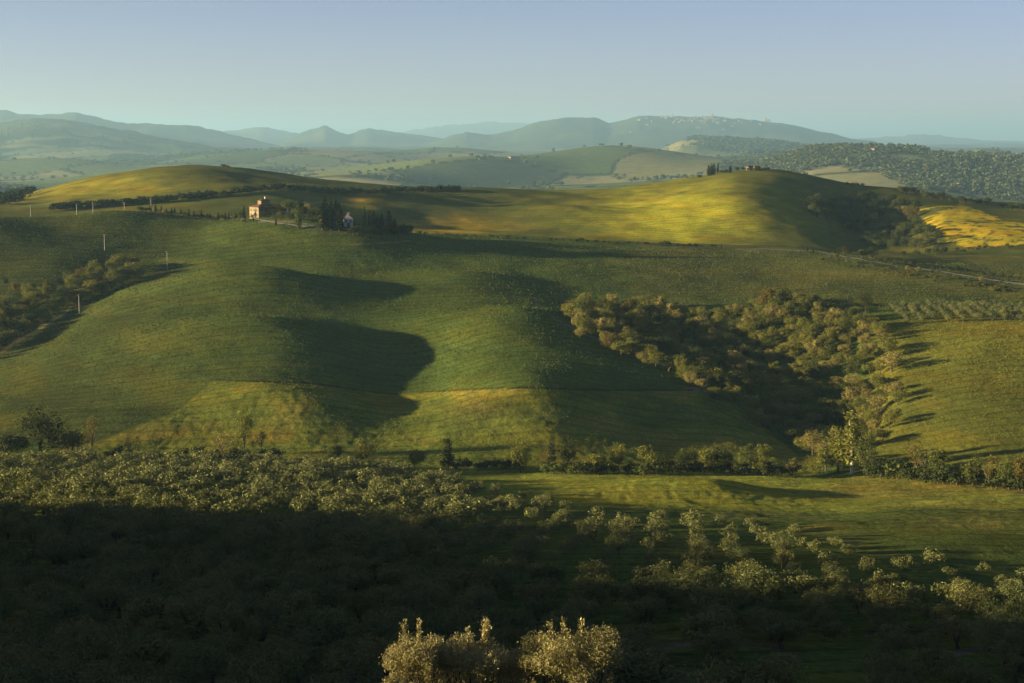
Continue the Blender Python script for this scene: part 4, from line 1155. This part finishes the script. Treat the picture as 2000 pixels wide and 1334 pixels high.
# hilltop group
for px, py, h, w, look in [(1384,344,11,4.4,'cypress at the left edge of the hilltop clump'), (1389,344,12,5,'second cypress of hilltop clump'), (1394,342,11.5,5,'third cypress of hilltop clump'), (1402,340,11.5,2.4,'pointed cypress standing tallest on the hilltop'), (1426,338,7.5,3.4,'stubby cypress right of the hilltop clump')]:
    plant('cypress_tree', 'cypress', px, py, h, 'leaf_cypress', look, 'cypress', 'cypresses on the hilltop', width=w, ymin=1100, ymax=1600, place=False)
for px, py in [(1408,338),(1414,338),(1420,337),(1440,333),(1452,332),(1461,333.5),(1467,334),(1473,334),(1480,334),(1486,333),(1492,333),(1500,333),(1366,348),(437,327),(445,328),(1655,361),(1665,362),(1675,363),(1685,364),(1540,337)]:
    plant('shrub', 'shrub', px, py, rr.uniform(2.2, 3.6), 'leaf_dark', 'dark shrub on the ridge line', 'shrub', 'shrubs on the ridge line', width=rr.uniform(4, 6), ymin=1100, ymax=1600)

# hedgerow behind the farm
def hedge_items(course, n, h0, h1, ymin, ymax, seed, spread=3.0):
    r = random.Random(seed); L = []
    px = [c[0] for c in course]; py = [c[1] for c in course]
    qx = sorted(r.uniform(min(px), max(px)) for _ in range(n)); qy = [float(np.interp(q, px, py)) + r.uniform(-spread, spread) for q in qx]
    X, Y, Z = hit(qx, qy, ymin, ymax)
    for x, y, z in zip(X, Y, Z):
        h = r.uniform(h0, h1); L.append((float(x), float(y), float(z) - 0.2, h, h * r.uniform(0.9, 1.3), r.uniform(0, 6)))
    return L
for course, n, lab in [([(100,411),(230,401),(300,397),(380,388),(450,381),(520,372),(560,370)], 260, 'long dark hedgerow climbing behind the cypress avenue'), ([(560,371),(640,378),(720,380),(820,374),(900,373)], 200, 'dark hedgerow running right behind the farm to the low saddle'), ([(530,380),(600,392),(640,405),(600,415),(560,400)], 0, '')]:
    if n:
        o = merged('hedgerow', 'broad', hedge_items(course, n, 3.0, 5.5, 1000, 1500, 60 + n, 2.0), 'leaf_dark', lab, 'hedge', None, thin=16)
        o['kind'] = 'stuff'

# ---------------------------------------------------------------- woods of the hazy country (masses)
def far_wood(n, ymin, ymax, keep, h0, h1, seed, umin=-0.335, umax=0.335):
    r = np.random.default_rng(seed)
    y = np.exp(r.uniform(math.log(ymin), math.log(ymax), n)); x = r.uniform(umin, umax, n) * y
    z = height(x, y); qx, qy = project(x, y, z)
    k = keep(x, y, z, qx, qy)
    return [(a, b, c - 0.5, h, h * s, t) for a, b, c, h, s, t in zip(x[k], y[k], z[k], r.uniform(h0, h1, k.sum()), r.uniform(0.9, 1.5, k.sum()), r.uniform(0, 6, k.sum()))]
def forest_mask(x, y, z, px, py):
    n = fbm(x / 270, y / 400, 3)
    m = in_poly(px + 20 * n, py + 8 * n, [(1480,330),(1510,300),(1560,288),(1640,284),(1720,292),(1780,300),(2080,308),(2080,398),(1960,392),(1880,378),(1790,372),(1740,352),(1700,335),(1640,322),(1590,330),(1540,345),(1490,342)])
    return m & (fbm(x / 160 + 2, y / 220, 3) > -0.24)
o = merged('forest', 'broad', far_wood(60000, 2500, 5900, forest_mask, 7, 15, 71, 0.13, 0.335)[:6500], 'leaf_far', 'dark forest covering the right hillside in the haze', 'forest', 'stuff', thin=110)
def village_mask(x, y, z, px, py):
    n = fbm(x / 360, y / 470, 3)
    return in_poly(px + 12 * n, py + 4 * n, [(1335,276),(1360,262),(1420,266),(1520,272),(1630,290),(1620,304),(1480,306),(1400,296),(1345,284)])
o = merged('forest', 'broad', far_wood(22000, 7700, 11900, village_mask, 14, 24, 72, 0.09, 0.21)[:1700], 'leaf_far', 'wooded ridge with houses below the hill town', 'forest', 'stuff', thin=110)
def scatter_mask(x, y, z, px, py):
    xx = x + 160 * fbm(x / 540, y / 540, 2); yy = y + 290 * fbm(x / 570 + 8, y / 570, 2)
    v, edge = cells(xx / 410, yy / 760, 5)
    w = fbm(xx / 900 + 4, yy / 1260, 4, 0.55)
    r = np.random.default_rng(9).random(len(x))
    return (((edge < 0.04) & (r < 0.40)) | (w > 0.24) & (r < 0.75) & ~((px > 600) & (px < 1400)) | (r < 0.006)) & (r < np.interp(y, [5800, 9000], [1.0, 0.25]))
o = merged('far_trees', 'broad', far_wood(36000, 2600, 11500, scatter_mask, 8, 15, 73)[:6000], 'leaf_far', 'scattered trees and hedges of the far hazy fields', 'trees', 'stuff', thin=100)
def edge_mask(x, y, z, px, py):
    return in_poly(px, py, [(-60,400),(-60,368),(40,372),(70,372),(55,392),(20,402)])
o = merged('copse', 'broad', far_wood(6000, 1150, 1700, edge_mask, 6, 10, 74, -0.34, -0.27)[:60], 'leaf_dark', 'dark copse at the left edge below the knoll', 'trees', 'stuff', thin=11)

# ---------------------------------------------------------------- sunlit shrub in the foreground
def foreground_bush(px, py, Y, w, h, n, seed, label):
    ux, s = ray(px, py); x = float(ux) * Y; ztop = float(s) * Y
    zg = float(height(np.array([x]), np.array([Y]))[0])
    o = bpy.data.objects.new('olive_shrub', None); COL.objects.link(o); o.location = (x, Y, zg)
    H = ztop - zg
    r = np.random.default_rng(seed); m = MB(); tips = []
    for i in range(26):      # upright shoots
        a = r.uniform(0, 6.28); q = w * 0.5 * math.sqrt(r.random()) ; hh = H * r.uniform(0.80, 1.04) * (1 - 0.25 * (q / (w * 0.5))**2)
        p0 = (0.1 * math.cos(a), 0.1 * math.sin(a), -0.3); p1 = (q * 0.55 * math.cos(a), q * 0.55 * math.sin(a), hh * 0.5)
        p2 = (q * 0.95 * math.cos(a + 0.2), q * 0.95 * math.sin(a + 0.2), hh * 0.84); p3 = (q * math.cos(a + 0.25) + r.normal() * 0.03, q * math.sin(a + 0.25) + r.normal() * 0.03, hh)
        m.tube([p0, p1, p2, p3], [0.035, 0.022, 0.010, 0.003], 5, cap=False); tips.append((p1, p2, p3))
    link('stem', m.mesh('stem', ['bark']), o)
    # leaves: thick through the crown, and rising in pairs along every shoot
    L = lobes_round(w * 0.5, h * 0.36, H - h * 0.50, 16, seed + 1, 1.0, 0.80, 0.30)
    a = leaf_cloud(L, int(n * 1.6), 0.052, 0.30, seed + 2, 0.30, 0.30, 0.0)
    c = []
    for p1, p2, p3 in tips:
        for (u, v, k) in ((p1, p2, 170), (p2, p3, 210)):
            t = r.random(k)[:, None]; c.append(np.array(u) * (1 - t) + np.array(v) * t + r.normal(size=(k, 3)) * (0.06 if u is p1 else 0.028))
    c = np.concatenate(c); k = len(c)
    d = r.normal(size=(k, 3)) * 0.7; d[:, 2] += 0.9; d /= np.linalg.norm(d, axis=1)[:, None]
    b = np.cross(d, r.normal(size=(k, 3))); b /= np.linalg.norm(b, axis=1)[:, None]
    s = (0.055 * (0.7 + 0.6 * r.random(k)))[:, None]
    v = np.stack([c, c + d * s * 0.5 + b * s * 0.16, c + d * s, c + d * s * 0.5 - b * s * 0.16], 1).reshape(-1, 3)
    link('crown', cloud_mesh('crown', [a, (v, np.arange(4 * k).reshape(k, 4))], 'leaf_silver'), o)
    tag(o, label, 'shrub', 'sunlit shrubs in the foreground')
foreground_bush(815, 1205, 28.0, 1.15, 1.5, 7000, 81, 'leftmost sunlit olive shrub at the bottom edge of the picture')
foreground_bush(935, 1218, 28.4, 1.6, 1.5, 9000, 82, 'middle sunlit olive shrub at the bottom edge of the picture')
foreground_bush(1115, 1195, 28.2, 2.0, 1.6, 14000, 83, 'largest sunlit olive shrub, right of the three at the bottom edge')
foreground_bush(760, 1312, 27.0, 0.7, 0.8, 3000, 84, 'low sunlit olive twigs at the bottom edge left of the shrubs')

# ---------------------------------------------------------------- grass and young corn
def tufts(name, n, ymin, ymax, umin, umax, keep, size, leaf, seed, label):
    r = np.random.default_rng(seed)
    y = np.sqrt(r.uniform(ymin**2, ymax**2, n)); x = r.uniform(umin, umax, n) * y
    z = height(x, y); z = z + clods(x, y, z); px, py = project(x, y, z)
    k = keep(x, y, px, py, r); x, y, z = x[k], y[k], z[k]; n = len(x)
    c = np.stack([x, y, z], 1)
    a = r.uniform(0, 2 * math.pi, n); lean = r.normal(size=(n, 2)) * 0.45
    up = np.stack([lean[:, 0], lean[:, 1], np.ones(n)], 1); sd = np.stack([np.cos(a), np.sin(a), np.zeros(n)], 1)
    s = (size * (0.5 + r.random(n)) * np.clip((y - 250) / 310, 0.35, 1.2))[:, None]
    v = np.stack([c - up * 0.08, c + up * s * 0.45 + sd * s * 0.45, c + up * s, c + up * s * 0.45 - sd * s * 0.45], 1).reshape(-1, 3)
    o = link(name, cloud_mesh(name, [(v, np.arange(4 * n).reshape(n, 4))], leaf))
    o['kind'] = 'stuff'; o['label'] = label
def keep_rough(x, y, px, py, r):
    m = rough_mask(px, py, y)
    return (r.random(len(x)) < m) & (fbm(x / 5, y / 5, 3) + r.normal(size=len(x)) * 0.25 > -0.12)
tufts('grass', 230000, 330, 700, -0.33, 0.33, keep_rough, 0.27, 'leaf_grass', 91, 'rough grass on the strip, the meadow and the pasture')
def keep_crop(x, y, px, py, r):
    return (rough_mask(px, py, y) < 0.2) & ~in_poly(px, py, WOOD) & (r.random(len(x)) < 0.9)
tufts('young_corn', 120000, 480, 940, -0.33, 0.33, keep_crop, 0.32, 'leaf_crop', 92, 'young green corn covering the big field')
name_places()

# ---------------------------------------------------------------- the hazy air
hm = MB(); hm.box((0, 29970, -40), (54000, 60060, 1000))
haze = link('haze', hm.mesh('haze')); haze['kind'] = 'stuff'; haze['label'] = 'blue evening haze filling the air over the hills'
_m, _N, _L = new_mat('haze')
_out = _N.new('ShaderNodeOutputMaterial'); _pv = _N.new('ShaderNodeVolumePrincipled')
_pv.inputs['Color'].default_value = (0.41, 0.75, 1.0, 1)
_pv.inputs['Density'].default_value = 5.2e-5
_pv.inputs['Anisotropy'].default_value = 0.25
_L.new(_pv.outputs[0], _out.inputs['Volume'])
haze.data.materials.append(_m)
